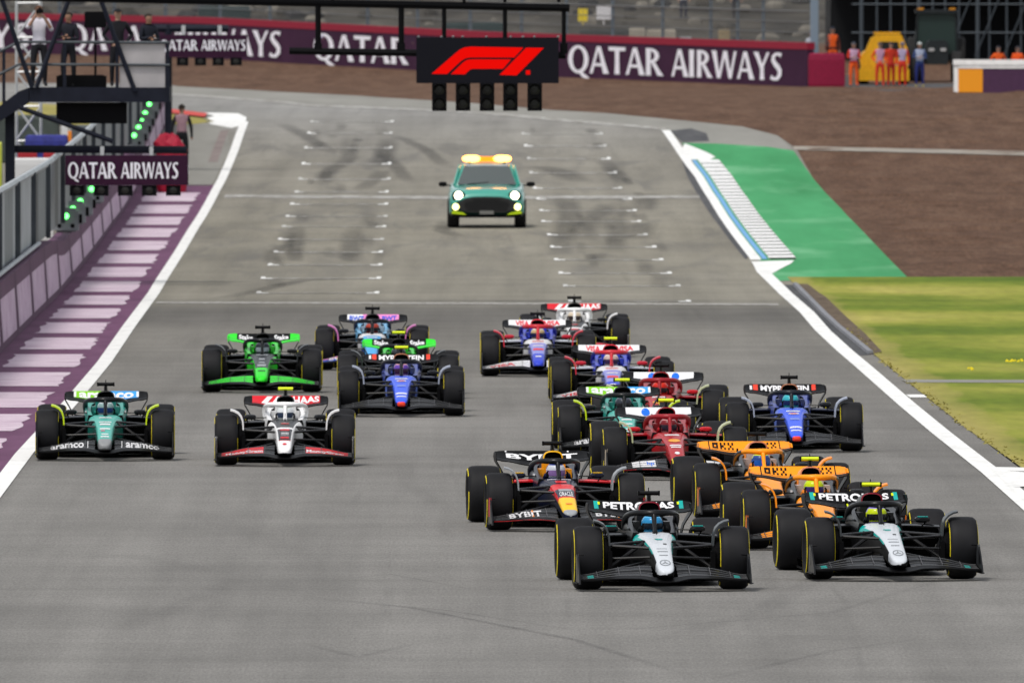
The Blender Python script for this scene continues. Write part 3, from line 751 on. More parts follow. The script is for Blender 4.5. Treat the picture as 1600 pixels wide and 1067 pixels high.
# ================================================================== PEOPLE
M_SKIN = mat('skin', (.42, .25, .18), .6)
M_SKIN2 = mat('skin_tanned', (.30, .165, .11), .6)
M_SHOE = mat('shoe', (.02, .02, .022), .6)
_POSE = {}
def pose_mesh(pose):
    if pose in _POSE: return _POSE[pose]
    arms = {'stand': [((.24, .01, 1.15), (.25, -.07, .92), (.25, -.10, .82))] * 2,
            'camera': [((.27, -.12, 1.27), (.10, -.24, 1.55), (.06, -.26, 1.62)), ((.27, -.14, 1.22), (.09, -.25, 1.50), (.03, -.28, 1.57))],
            'folded': [((.25, -.05, 1.15), (.03, -.23, 1.20), (-.07, -.24, 1.22)), ((.25, -.05, 1.13), (.03, -.24, 1.14), (-.07, -.25, 1.13))],
            'hips': [((.33, .07, 1.17), (.19, -.05, 1.02), (.14, -.10, .99))] * 2,
            'bow': [((.25, -.02, 1.15), (.20, -.18, .98), (.18, -.24, .93))] * 2,
            'back': [((.26, .02, 1.14), (.27, -.05, .90), (.27, -.07, .80))] * 2}[pose]
    V = [((0, 0, .96), .135), ((0, 0, 1.13), .12), ((0, -.005, 1.34), .145), ((0, .005, 1.47), .075), ((0, 0, 1.53), .052),
         ((0, -.015, 1.60), .078), ((0, -.012, 1.67), .094), ((0, -.004, 1.735), .07)]
    E = [(i, i + 1) for i in range(7)]
    spread = .13 if pose != 'stand' else .11
    hands = []; fore = []
    for s, (el, wr, ha) in zip((-1, 1), arms):
        b = len(V)
        V += [((s * .17, 0, 1.425), .068), ((s * el[0], el[1], el[2]), .048), ((s * wr[0], wr[1], wr[2]), .034), ((s * ha[0], ha[1], ha[2]), .036)]
        E += [(2, b), (b, b + 1), (b + 1, b + 2), (b + 2, b + 3)]
        hands.append(Vector(V[b + 3][0])); fore.append((Vector(V[b + 1][0]), Vector(V[b + 2][0])))
        b = len(V)
        V += [((s * .095, 0, .88), .095), ((s * spread, -.015, .50), .066), ((s * spread, .015, .10), .045), ((s * (spread + .015), -.13, .045), .038)]
        E += [(0, b), (b, b + 1), (b + 1, b + 2), (b + 2, b + 3)]
    me = bpy.data.meshes.new('person'); me.from_pydata([v for v, r in V], E, [])
    o = bpy.data.objects.new('person', me); COL.objects.link(o)
    o.modifiers.new('skin', 'SKIN')
    for i, (v, r) in enumerate(V):
        sv = me.skin_vertices[0].data[i]; sv.radius = (r, r * (.80 if i in (0, 1, 2) else 1)); sv.use_root = i == 0
    ss = o.modifiers.new('sub', 'SUBSURF'); ss.levels = 2
    bpy.context.view_layer.update()
    m2 = bpy.data.meshes.new_from_object(o.evaluated_get(bpy.context.evaluated_depsgraph_get()))
    bpy.data.objects.remove(o); bpy.data.meshes.remove(me)
    _POSE[pose] = (m2, hands, fore); return _POSE[pose]
def person(loc, pose, shirt, trousers, label, group=None, rz=0, hair=(.03, .02, .015), sleeve=False, skin=None, scale=1., shoes=None, cap=None, vest=None):
    src, hands, fore = pose_mesh(pose)
    me = src.copy(); me.name = 'person'
    c = lambda v, n: v if not isinstance(v, (tuple, str)) else mat(f'cloth_{n}_{v}', v, .85, var=.12, vscale=6)
    mats = [skin or M_SKIN, c(shirt, 's'), c(trousers, 't'), c(shoes, 'h') if shoes else M_SHOE]
    if vest: mats.append(c(vest, 'v'))
    for m in mats: me.materials.append(m)
    for p in me.polygons:
        q = p.center; k = 2
        if any((q - h).length < .075 for h in hands): k = 0
        elif q.z > 1.50: k = 0
        elif not sleeve and any((q - (a.lerp(b, t))).length < .062 for a, b in fore for t in (.35, .55, .75, 1.)): k = 0
        elif q.z > .93: k = 4 if vest and abs(q.x) < .165 and q.z > 1.02 else 1
        elif q.z < .085: k = 3
        if k in (2,) and q.z > .8 and abs(q.x) > .215: k = 1
        p.material_index = k; p.use_smooth = True
    o = obj('person', me, None, loc, (0, 0, rz), label, 'person', group)
    o.scale = (scale,) * 3
    h = MB(); rings = []
    for t in frange(0, 1, 7):
        a = R(-14 + 100 * t); rr = .102 * math.cos(a); zz = 1.672 + .098 * math.sin(a)
        rings.append([(rr * .93 * math.cos(u), .012 + rr * 1.08 * math.sin(u) + (.035 if t < .3 and math.sin(u) < 0 else 0), zz) for u in [2 * math.pi * k / 14 for k in range(14)]])
    h.loft(rings, True)
    if cap is not None:
        h.box((0, -.12, 1.70), (.15, .09, .012))
        h.build('cap', c(cap, 'c'), o)
    else:
        h.build('hair', c(hair, 'c'), o)
    return o

# ================================================================== VIEWING PLATFORM ON THE LEFT
PY = 448.0
M_DARKBOX = mat('black_equipment', (.004, .004, .005), .6, spec=.08)
M_SILVER = mat('silver_panel', (.44, .42, .43), .45, .3, var=.12, vscale=2)
px0 = (px_at(15, PY), PY, 0)
plat = obj('viewing_platform', None, None, px0, label='dark steel viewing platform with railings above the pit wall', cat='platform')
b = MB(); pxbox(b, 46, 137, 265.5, 160, PY - .6, 1.5, 0, px0); b.build('floor_beam', M_STEEL, plat, smooth=False)
b = MB()
q = [(46, 137), (46, 160), (0, 190), (-40, 205), (-40, 182), (0, 166), (30, 143)]
b.prism([(px_at(x, PY) - px0[0], py_z(y, PY) - px0[2]) for x, y in q], -.6, .9); b.build('ramp_beam', M_STEEL, plat, smooth=False)
b = MB(); pxbox(b, 8, 158, 23, 300, PY - .1, .22, 0, px0)
b.box((0, .01, py_z(300, PY) / 2), (.21, .2, py_z(300, PY))); b.build('column', M_STEEL, plat, smooth=False)
for y, yl in ((66, 82), (101, 118)):
    b = MB(); pxbar(b, (30, y), (265, y + 1), PY - .55, 4.5, org=px0); pxbar(b, (-20, yl + 8), (30, y), PY - .55, 4.5, org=px0); b.build('rail', M_GALVD, plat)
for x in (6, 101, 183, 262):
    b = MB(); pxbox(b, x - 2.5, 66 if x > 10 else 78, x + 2.5, 138 if x > 10 else 166, PY - .56, .06, 0, px0); b.build('rail_post', M_STEEL, plat, smooth=False)
for p, q in (((2, -4), (50, 137)), ((109, -4), (57, 137)), ((156, -4), (211, 143)), ((30, 168), (176, 221))):
    b = MB(); pxbar(b, p, q, PY - .62, 7.5, org=px0); b.build('brace', M_STEEL, plat)
b = MB(); pxbox(b, 187, 69, 258, 142, PY - .5, .03, 0, px0); b.build('front_panel', M_SILVER, plat, smooth=False)
b = MB(); pxbar(b, (18, 233), (292, 234.5), PY + .2, 12, org=px0); b.build('sign_arm', M_STEEL, plat)
b = MB(); pxbox(b, 88, 160.5, 198, 193.5, PY - .3, .5, 0, px0)
o = b.build('equipment_box', M_DARKBOX, plat, smooth=False)
def plat_box(name, x0, y0, x1, y1, Yd, dep, m, label, cat):
    b = MB(); X, Z = px_at((x0 + x1) / 2, Yd), py_z(y1, Yd); pxbox(b, x0, y0, x1, y1, Yd, dep, 0, (X, Yd, Z))
    b.box((0, dep / 2, (py_z(y0, Yd) - Z) + .01), ((px_at(x1, Yd) - px_at(x0, Yd)) * .9, dep * .8, .02))
    return b.build(name, m, None, loc=(X, Yd, Z), smooth=False, label=label, cat=cat)
plat_box('flight_case', 88, 119, 166, 136.8, PY - .1, .5, M_DARKBOX, 'long black flight case on the platform floor', 'case')
o = plat_box('monitor', 132, 20, 166, 44, PY + .3, .12, M_DARKBOX, 'black monitor on a stand on the viewing platform', 'screen')
b = MB(); b.tube([(0, .06, 0), (0, .06, py_z(136.8, PY) - py_z(44, PY + .3))], .03, 6); b.box((0, .06, py_z(136.8, PY) - py_z(44, PY + .3) + .02), (.4, .4, .03)); b.build('stand', M_DARKBOX, o)
fl = py_z(136.8, PY)
PERS = 'people on the viewing platform'
pp = person((px_at(61, PY), PY, fl), 'camera', (.72, .70, .78), (.012, .012, .016), 'person in white T-shirt and black trousers holding up a camera', PERS, .15, (.10, .05, .03), skin=M_SKIN, scale=1.03)
cb = MB(); cb.box((0, 0, 0), (.15, .09, .10)); cb.lathe([(.04, 0), (.045, -.14), (.0, -.14)], 12, (0, -.04, 0), 'y'); cb.box((0, 0, .06), (.06, .06, .04))
ca = cb.build('camera', M_DARKBOX, None, loc=(px_at(61, PY) + .02, PY - .30, fl + 1.64 * 1.03), rot=(0, 0, .15), smooth=False, label='black camera held to the face of the person in white', cat='camera')
person((px_at(107, PY), PY + .05, fl), 'folded', (.010, .011, .018), (.010, .010, .014), 'person in dark jacket with folded arms beside the photographer', PERS, -.3, sleeve=True, skin=M_SKIN2, scale=.95)
person((px_at(184, PY), PY + .1, fl), 'hips', (.010, .010, .014), (.010, .010, .014), 'person in black with headset behind the left end of the silver panel', PERS, .1, sleeve=True, cap=(.01, .01, .012), scale=.99)
person((px_at(232, PY), PY + .1, fl), 'folded', (.009, .011, .02), (.012, .012, .018), 'person in dark navy jacket behind the middle of the silver panel', PERS, .5, sleeve=True, skin=M_SKIN2, scale=.93)

# ---- clutter behind the pit fence
TY = 545.0
tower = obj('lattice_tower', None, None, (px_at(45, TY), TY, gz(TY)), label='pale aluminium lattice tower behind the viewing platform', cat='tower')
b = MB()
hw = 19 * TY / F_PX
for sx in (-1, 1):
    for sy in (-1, 1): b.tube([(sx * hw, sy * hw, 0), (sx * hw, sy * hw, 8.5)], .035, 6)
b.build('upright', M_ALU, tower)
for k in range(9):
    b = MB(); z0 = k * .93
    for sy in (-1, 1):
        b.tube([(-hw, sy * hw, z0), (hw, sy * hw, z0 + .9)], .025, 5); b.tube([(-hw, sy * hw, z0 + .9), (hw, sy * hw, z0 + .91)], .025, 5)
        if k < 5: b.tube([(hw, sy * hw, z0), (-hw, sy * hw, z0 + .9)], .025, 5)
    b.build('brace', M_ALU, tower)
def prop(name, x0, y0, x1, y1, Y, dep, m, label, cat, tilt=0):
    X, Z = px_at((x0 + x1) / 2, Y), py_z(y1, Y); zg = gz(Y)
    b = MB(); wd = px_at(x1, Y) - px_at(x0, Y); h = py_z(y0, Y) - zg
    b.loft([[(sx * wd / 2 * k, sy * dep / 2 * k, z) for sx, sy in ((-1, -1), (1, -1), (1, 1), (-1, 1))] for z, k in ((0, .96), (.05, 1), (h * .92, 1), (h * .98, .97), (h, .88))], True)
    b.box((0, -dep / 2 - .004, h * .55), (wd * .7, .006, h * .3), 0); b.box((-wd * .2, -dep / 2 - .008, h * .8), (wd * .1, .006, h * .1), 0)
    return b.build(name, m, None, loc=(X, Y, zg), smooth=False, label=label, cat=cat)
prop('covered_cart', 40, 211, 106, 226, 545, 1.6, mat('blue_cover', (.03, .035, .22), .6, var=.2), 'dark blue covered cart behind the pit fence', 'cart')
prop('equipment_container', -10, 180, 92, 250, 600, 2.2, mat('container_grey_green', (.055, .068, .062), .7, var=.25, vscale=2), 'grey green equipment container behind the lattice tower', 'container')
prop('timing_stand', 112, 196, 150, 262, 585, 1.5, mat('stand_grey', (.10, .115, .125), .7, var=.25, vscale=2), 'grey timing stand behind the sloping handrail', 'stand')
prop('red_cabinet', 28, 237, 58, 255, 520, .8, mat('red_cabinet', (.33, .012, .02), .5), 'red cabinet at far left behind the pit fence', 'cabinet')
prop('red_cabinet', 68, 238, 89, 262, 528, .8, mat('red_cabinet', (.33, .012, .02), .5), 'small red cabinet left of the airline board', 'cabinet')
prop('white_table', 14, 247, 84, 268, 500, .9, mat('white_table', (.62, .62, .62), .5), 'white covered table behind the pit fence rail', 'table')
prop('white_sign', 96, 196, 106, 217, 556, .2, mat('white_table', (.62, .62, .62), .5), 'small white upright sign behind the blue cart', 'sign')
prop('traffic_cone_post', 106, 205, 112, 227, 552, .25, mat('orange_post', (.75, .23, .02), .5), 'orange marker post right of the blue cart', 'post')
prop('yellow_cabinet', -6, 222, 3, 262, 505, .7, mat('lime_panel', (.45, .5, .06), .5), 'lime yellow panel at the left picture edge', 'panel')
b = MB()
b.tube([(px_at(88, 548), 548, py_z(254, 548)), (px_at(158, 575), 575, py_z(194, 575))], .10, 8)
b.tube([(px_at(88, 548), 548, gz(548)), (px_at(88, 548), 548, py_z(254, 548))], .05, 6); b.tube([(px_at(158, 575), 575, gz(575)), (px_at(158, 575), 575, py_z(194, 575))], .05, 6)
b.build('handrail', mat('white_rail', (.6, .61, .62), .5), None, label='white sloping handrail rising behind the airline board', cat='handrail')
# people peeping over the wall at the left edge
for x, y, Y, cl, lb in ((1, 388, 392, (.02, .02, .025), 'blond head and dark shoulders at the left edge behind the fence'), (28, 382, 405, (.015, .015, .018), 'dark haired head showing above the purple wall by the fence')):
    pass
# red covered stand + steward at pit exit
ry, rb = 566.0, MB()
X, zg = px_at(268, ry), gz(ry)
random.seed(3)
rings = []
for z, wx in ((0, .42), (.3, .44), (1.0, .43), (1.22, .46), (1.42, .40), (1.60, .27), (1.66, .12)):
    rings.append([((wx + random.uniform(-.035, .035)) * math.cos(a) + (-.10 if z > 1.4 else 0), (.3 + random.uniform(-.05, .05)) * math.sin(a) * wx / .43, z + random.uniform(-.06, .06)) for a in [2 * math.pi * k / 14 for k in range(14)]])
rb.loft(rings, True)
rb.build('covered_stand', mat('red_cover', (.36, .010, .035), .65, var=.15, vscale=5), None, loc=(X, ry, zg), smooth=False, label='equipment stand under a crumpled red cover behind the airline board', cat='stand')
person((px_at(284, 592), 592, gz(592) + .03), 'back', (.012, .012, .016), (.010, .010, .013), 'person seen from behind in black with pinkish bib beside the pit exit', None, math.pi, (.02, .015, .012), sleeve=True, scale=1.08, vest=(.36, .22, .26))
# mast of the farther board
b = MB(); mY = 590.4
pxbar(b, (240, 45), (357, 45), mY, 12); b.tube([(px_at(263, mY), mY, gz(mY)), (px_at(263, mY), mY, py_z(40, mY))], .11, 8)
b.build('board_mast', M_STEEL, None, label='dark steel mast and arm holding the farther airline board', cat='mast')

# ================================================================== FAR BARRIER, FENCE AND BANK
A = Vector((px_at(-150, 893), 893, 0)); B = Vector((px_at(1262, 799), 799, 0))
def wall_pt(px, z, lift=0):
    d = B - A
    t = (F_PX * A.x - (px - 800) * A.y) / ((px - 800) * d.y - F_PX * d.x)
    p = A + d * t; nrm = Vector((d.y, -d.x, 0)).normalized()
    return (p.x + nrm.x * lift, p.y + nrm.y * lift, gz(p.y) + z)
M_WALLP = mat('barrier_purple', (.048, .017, .042), .7, var=.15, vscale=.6, spec=.1)
M_WALLR = mat('barrier_red', (.26, .006, .028), .6, var=.1)
fb = obj('tyre_barrier', None, None, (0, 0, 0), label='long purple barrier with red top edge and white airline lettering', cat='barrier')
def wall_strip(z0, z1, front, back, p0=-150, p1=1262, n=60):
    b = MB(); rings = []
    for i in range(n + 1):
        px = lerp(p0, p1, i / n)
        rings.append([wall_pt(px, z0, front), wall_pt(px, z1, front), wall_pt(px, z1, -back), wall_pt(px, z0, -back)])
    b.loft(rings, True); return b
for i in range(12):
    wall_strip(-.1, 1.48, 0, .28, lerp(-150, 1262, i / 12), lerp(-150, 1262, (i + 1) / 12) - .4, 6).build('barrier_block', M_WALLP, fb, smooth=False)
wall_strip(1.483, 1.76, .02, .31).build('top_edge', M_WALLR, fb, smooth=False)
def wall_word(s, x0, w_): roman(s, x0, w_, lambda x, v, l: wall_pt(x, .22 + v * 1.10, .012 + l * 6)).build('lettering', M_QWHITE, fb, smooth=False)
wall_word('AYS', -52, 100)
for x0 in (105, 490, 888):
    wall_word('QATAR', x0, 336 * 4.30 / 9.72); wall_word('AIRWAYS', x0 + 336 * 4.66 / 9.72, 336 * 5.06 / 9.72)
def soft_block(name, px0_, px1_, Y, h, dep, m, label, cat):
    X0, X1 = px_at(px0_, Y), px_at(px1_, Y); b = MB(); c = (X0 + X1) / 2; wd = X1 - X0
    b.loft([[(sx * (wd / 2 - r_), sy * (dep / 2 - r_), z) for sx, sy in ((-1, -1), (-.3, -1.04), (.3, -1.03), (1, -1), (1, 1), (-1, 1))] for z, r_ in ((0, .02), (.1, 0), (h * .8, 0), (h * .96, .03), (h, .1))], True)
    return b.build(name, m, None, loc=(c, Y, gz(Y)), smooth=False, label=label, cat=cat)
soft_block('padded_block', 1263, 1320, 798, 1.34, 1.0, mat('crimson_pad', (.22, .004, .035), .7, var=.12), 'crimson padded block at the right end of the purple barrier', 'barrier')
# right hand barrier
RY = 742.0
rbar = obj('padded_barrier', None, None, (px_at(1492, RY), RY, gz(RY)), label='barrier with white top, orange end and purple side at right edge', cat='barrier')
def rseg(name, a, b_, z0, z1, m, y0=0, y1=1.2):
    b = MB(); X0, X1 = px_at(a, RY) - px_at(1492, RY), px_at(b_, RY) - px_at(1492, RY)
    b.add([(X0, y0 - X0 * .35, z0), (X1, y0 - X1 * .35, z0), (X1, y0 - X1 * .35, z1), (X0, y0 - X0 * .35, z1), (X0, y1 - X0 * .35, z0), (X1, y1 - X1 * .35, z0), (X1, y1 - X1 * .35, z1), (X0, y1 - X0 * .35, z1)],
          [(0, 1, 2, 3), (5, 4, 7, 6), (3, 2, 6, 7), (4, 0, 3, 7), (1, 5, 6, 2)])
    b.build(name, m, rbar, smooth=False)
rseg('white_edge', 1491, 1497, 0, 1.02, M_KWHITE); rseg('orange_pad', 1497.2, 1535, .03, .90, mat('orange_pad', (.80, .30, .01), .6), -.01, 1.2)
rseg('purple_pad', 1535.3, 1800, 0, .90, mat('board_purple2', (.060, .022, .060), .7, var=.1), .0, 1.2); rseg('white_top', 1490, 1800, 1.03, 1.22, M_KWHITE, -.06, 1.3); rseg('white_band', 1497.2, 1800, .905, 1.027, M_KWHITE, -.03, 1.25)
# debris fence: posts and wires
M_POST = mat('fence_post_steel', (.12, .15, .18), .5, .3, var=.15)
M_WIRE = mat('fence_wire', (.16, .165, .165), .5, .3)
df = obj('debris_fence', None, None, (0, 0, 0), label='tall wire debris fence with steel posts behind the purple barrier', cat='fence')
for px in (60, 145, 225, 310, 388, 462, 540, 618, 700, 780, 850, 922, 1000, 1075, 1117, 1157):
    b = MB(); p = wall_pt(px, 0, -1.0); wd = 3.2 * p[1] / F_PX
    b.box((p[0], p[1], p[2] + 2.6), (wd * 1.6, .12, 5.2)); b.build('fence_post', M_POST, df, smooth=False)
b = MB(); p = wall_pt(1240, 0, -.9); b.box((p[0], p[1], p[2] + 2.6), (.33, .3, 5.2)); b.build('fence_post', mat('fence_post_blue', (.20, .26, .32), .5, .2), df, smooth=False)
for k in range(9):
    b = MB(); z = 1.7 + k * .42
    b.tube([wall_pt(px, z, -.92) for px in range(-150, 1263, 60)], .018 if k % 3 else .03, 4); b.build('cable', M_WIRE, df)
b = MB()
for i in range(700):
    px = -150 + i * 2.02; a = wall_pt(px, 1.6, -.95); c = wall_pt(px, 5.2, -.95)
    b.add([a, (a[0] + .014, a[1], a[2]), (c[0] + .014, c[1], c[2]), c], [(0, 1, 2, 3)])
b.build('wire_mesh', M_WIRE, df, smooth=False, kind='stuff')
# clutter on the bank behind the fence
def bank_box(name, x0, y0, x1, y1, Y, dep, m, label, cat):
    X0, X1, Z1, Z0 = px_at(x0, Y), px_at(x1, Y), py_z(y0, Y), min(py_z(y1, Y), gz(Y))
    b = MB(); hw_ = (X1 - X0) / 2; H = Z1 - Z0
    b.loft([[(sx * hw_ * k, sy * dep / 2 * k, z) for sx, sy in ((-1, -1), (.1, -1.05), (1, -1), (1, 1), (-1, 1))] for z, k in ((0, 1), (H * .9, .99), (H, .93))], True)
    return b.build(name, m, None, loc=((X0 + X1) / 2, Y, Z0), smooth=False, label=label, cat=cat)
M_CONC = mat('pale_concrete', (.36, .33, .27), .9, var=.25, vscale=1)
bank_box('concrete_block', 983, 44, 1008, 80, 880, 1.2, M_CONC, 'narrow pale concrete block behind the fence left of a wider one', 'block')
bank_box('concrete_block', 1010, 46, 1056, 80, 878, 1.2, M_CONC, 'wide pale concrete block behind the fence', 'block')
bank_box('concrete_block', 1122, 46, 1140, 84, 872, 1.0, mat('tan_block', (.30, .24, .14), .9, var=.2), 'narrow tan block behind the fence near the right end', 'block')
bank_box('green_container', 310, 10, 392, 60, 900, 1.5, mat('dark_green_container', (.018, .040, .042), .7, var=.2, vscale=1), 'dark green container behind the fence on the left', 'container')
bank_box('green_container', 690, 36, 790, 75, 896, 1.5, mat('dark_green_container', (.018, .040, .042), .7, var=.2, vscale=1), 'dark green container behind the display panel', 'container')
bank_box('green_container', 905, 46, 985, 80, 890, 1.5, mat('dark_grey_container', (.040, .045, .045), .7, var=.2, vscale=1), 'dark grey container behind the fence right of the display panel', 'container')
for (x0, y0, x1, y1, Y, m, lb) in ((932, 8, 955, 31, 872, mat('white_notice', (.72, .72, .74), .6), 'white square notice on the debris fence'), (903, 14, 918, 34, 872, mat('yellow_notice', (.80, .62, .02), .6), 'small yellow notice on the debris fence'), (1062, 58, 1080, 68, 862, mat('pale_notice', (.40, .44, .46), .6), 'small pale grey notice low on the debris fence')):
    b = MB(); pxbox(b, x0, y0, x1, y1, Y, .03, 0, (px_at(x0, Y), Y, py_z(y1, Y))); b.box(((px_at(x1, Y) - px_at(x0, Y)) / 2, .05, .1), (.04, .05, (py_z(y0, Y) - py_z(y1, Y))))
    b.build('notice_board', m, None, loc=(px_at(x0, Y), Y, py_z(y1, Y)), smooth=False, label=lb, cat='sign')
# earth heaps and rubble on the bank
random.seed(11)
rub = MB()
for i in range(420):
    px = random.uniform(-60, 1330); Y = random.uniform(903, 936); X = px_at(px, Y); r = random.uniform(.12, .55); z = gz(Y)
    rr = [random.uniform(.7, 1.25) for _ in range(7)]
    rings = [[(X + r * k * rr[j] * math.cos(2 * math.pi * j / 7), Y + r * k * rr[(j + 2) % 7] * math.sin(2 * math.pi * j / 7), z - .1 + h * r) for j in range(7)] for h, k in ((0, 1), (.5, .95), (.9, .5))]
    rub.loft(rings, True, i % 3)
rub.build('rubble', [M_BANK, mat('rubble_pale', (.17, .155, .13), .95, var=.3, vscale=2), mat('rubble_dark', (.035, .035, .036), .95, var=.3, vscale=2)], None, smooth=False, kind='stuff', label='loose stones and rubble on the bank behind the fence', cat='rubble')
# spectators behind the fence
PUR = (.17, .13, .42)
SP = 'people standing behind the debris fence'
for px, sh, tr, ps, rz, lb in ((412, PUR, (.05, .035, .03), 'stand', .4, 'person in purple shirt behind the fence, leftmost of the purple shirts'), (445, PUR, (.03, .05, .10), 'folded', -.2, 'person in purple shirt and blue jeans behind the fence'),
                       (516, PUR, (.012, .012, .015), 'hips', .1, 'person in purple shirt and black trousers left of the gantry dropper'), (588, (.10, .09, .22), (.015, .015, .02), 'stand', .7, 'person in dark violet top and black trousers behind the fence'),
                       (600, PUR, (.015, .015, .03), 'folded', -.4, 'person in purple shirt close beside another, left of the display panel'), (657, (.02, .022, .06), (.012, .012, .02), 'hips', 0, 'person in navy clothes just left of the display panel'),
                       (315, (.40, .05, .06), (.1, .1, .12), 'stand', .2, 'person in red top behind the fence on the left'), (1068, (.6, .6, .62), (.02, .025, .05), 'stand', .3, 'person in white top high behind the fence'), (1150, (.02, .02, .06), (.02, .02, .03), 'stand', .1, 'person in navy top high behind the fence')):
    hi = px in (1068, 1150, 315)
    p = wall_pt(px, 0, -2.0)
    Y = p[1] if not hi else 913.0
    person((px_at(px, Y), Y, gz(Y) if not hi else gz(Y) - .1), ps, sh, tr, lb, SP, rz, scale=1.0)

# ================================================================== MARSHALS AND RECOVERY VEHICLES ON THE RIGHT
OR, DOR = (.75, .10, .012), (.55, .035, .015)
MG = 'marshals standing at the barrier gap'
def marshal(px, Y, *a, **k): return person((px_at(px, Y), Y, gz(Y) + (.01 if not 1260 < px < 1310 else .42)), *a, **k)
b = MB(); b.box((0, 0, .20), (2.2, 1.6, .40)); b.box((0, -.9, .1), (2.2, .3, .2))
b.build('concrete_step', mat('step_grey', (.2, .2, .19), .9, var=.2), None, loc=(px_at(1285, 803), 803.2, gz(803)), smooth=False, label='low grey concrete step behind the crimson padded block', cat='step')
marshal(1268, 802, 'folded', (.62, .64, .72), (.3, .3, .33), 'person in white shirt behind the crimson padded block', MG, .1, sleeve=True, cap=(.05, .06, .09))
marshal(1301, 803.2, 'stand', (.10, .02, .012), OR, 'marshal in orange vest behind the crimson padded block', MG, 0, sleeve=True, vest=OR, cap=(.02, .025, .04), scale=1.08)
marshal(1334, 797, 'folded', DOR, OR, 'marshal in pink bib and bright orange trousers, nearest the crimson block', MG, .1, sleeve=True, vest=(.45, .28, .40), cap=(.06, .07, .09))
marshal(1375, 796, 'hips', (.70, .07, .012), DOR, 'marshal in orange suit and pale pink bib with hands on hips', MG, 0, sleeve=True, vest=(.45, .24, .36), cap=(.05, .05, .06))
marshal(1392, 799, 'stand', DOR, (.42, .02, .012), 'marshal in dark orange suit half hidden behind another marshal', MG, .4, sleeve=True, cap=(.03, .03, .04))
marshal(1410, 798, 'stand', DOR, (.5, .03, .012), 'marshal in red-orange suit and pale bib beside the yellow loader', MG, -.2, sleeve=True, vest=(.36, .30, .44), cap=(.10, .12, .2))
marshal(1437, 795, 'folded', (.030, .055, .16), (.015, .022, .13), 'person in blue overalls and yellow boots with white helmet', MG, 0, sleeve=True, vest=(.30, .34, .45), cap=(.5, .55, .55), shoes=(.65, .50, .02))
marshal(1560, 757, 'hips', (.72, .10, .012), OR, 'marshal in orange behind the right hand barrier, left of another', MG, .2, sleeve=True, cap=(.03, .03, .04), scale=.95)
marshal(1590, 756, 'stand', (.75, .09, .012), OR, 'marshal in orange behind the right hand barrier at picture edge', MG, -.3, sleeve=True, cap=(.03, .03, .04), scale=.95)
M_TYRE2 = mat('vehicle_tyre', (.012, .012, .012), .8)
M_VGLASS = mat('vehicle_glass', (.05, .075, .07), .1, coat=.5)
def wheel(b, x, y, r, wd, n=24):
    b.lathe([(r * .55, -wd * .42), (r * .9, -wd * .5), (r, -wd * .38), (r, wd * .38), (r * .9, wd * .5), (r * .55, wd * .42)], n, (x, y, r), 'x')
# yellow loader
LY = 806.0
lo = obj('loader', None, None, (px_at(1380, LY), LY, gz(LY)), label='yellow wheeled loader parked behind the marshals', cat='loader')
M_YEL = mat('loader_yellow', (.72, .36, .008), .45, var=.1)
b = MB(); b.loft([[(sx * w_, y_, z) for sx, y_ in ((-1, -1.2), (1, -1.2), (1, 1.6), (-1, 1.6))] for z, w_ in ((.55, .9), (1.0, .95), (1.25, .85), (1.45, .55))], True); b.build('body', M_YEL, lo, smooth=False)
b = MB(); b.prism([(-.98, .5), (-.74, 1.35), (-.52, 1.86), (-.30, 1.98), (.70, 1.98), (.95, 1.4), (.95, .5)], -1.45, -1.0); b.build('bonnet', M_YEL, lo, smooth=False)
b = MB(); b.prism([(-.2, 1.1), (-.1, 1.7), (.55, 1.7), (.7, 1.1)], -1.47, -1.455); b.build('grille', M_TYRE2, lo, smooth=False)
b = MB(); b.loft([[(sx * .45 + .15, y_, z) for sx, y_ in ((-1, -.4), (1, -.4), (1, .9), (-1, .9))] for z in (1.45, 2.0)], True); b.build('cab', M_VGLASS, lo, smooth=False)
b = MB(); b.box((.15, .25, 2.04), (1.05, 1.5, .08)); b.build('roof', M_YEL, lo, smooth=False)
b = MB(); b.prism([(-1.0, .15), (1.0, .15), (1.0, .62), (-1.0, .62)], -2.0, -1.75); b.build('bucket', M_YEL, lo, smooth=False)
for sx in (-.8, .8):
    for y_ in (-.7, 1.1):
        b = MB(); wheel(b, sx, y_, .48, .4); b.build('wheel', M_TYRE2, lo)
# dark tractor
TYY = 812.0
tr = obj('tractor', None, None, (px_at(1463, TYY), TYY, gz(TYY)), label='large dark tractor with tinted cab right of the marshals', cat='tractor')
M_TR = mat('tractor_dark', (.012, .016, .018), .5)
b = MB(); b.loft([[(sx * w_, -1.9, z) for sx in (-1, 1)] + [(sx * w_ * 1.1, .6, z) for sx in (1, -1)] for z, w_ in ((.7, .42), (1.1, .45), (1.55, .42), (1.68, .3))], True); b.build('bonnet', M_TR, tr, smooth=False)
b = MB(); b.loft([[(sx * w_, y_, z) for sx, y_ in ((-1, -.1), (1, -.1), (1, 1.3), (-1, 1.3))] for z, w_ in ((1.1, .8), (1.7, .86), (2.75, .72))], True); b.build('cab', mat('cab_glass', (.020, .036, .032), .3, spec=.25), tr, smooth=False)
b = MB(); b.box((0, .6, 2.83), (1.7, 1.7, .14)); b.build('roof', M_TR, tr, smooth=False)
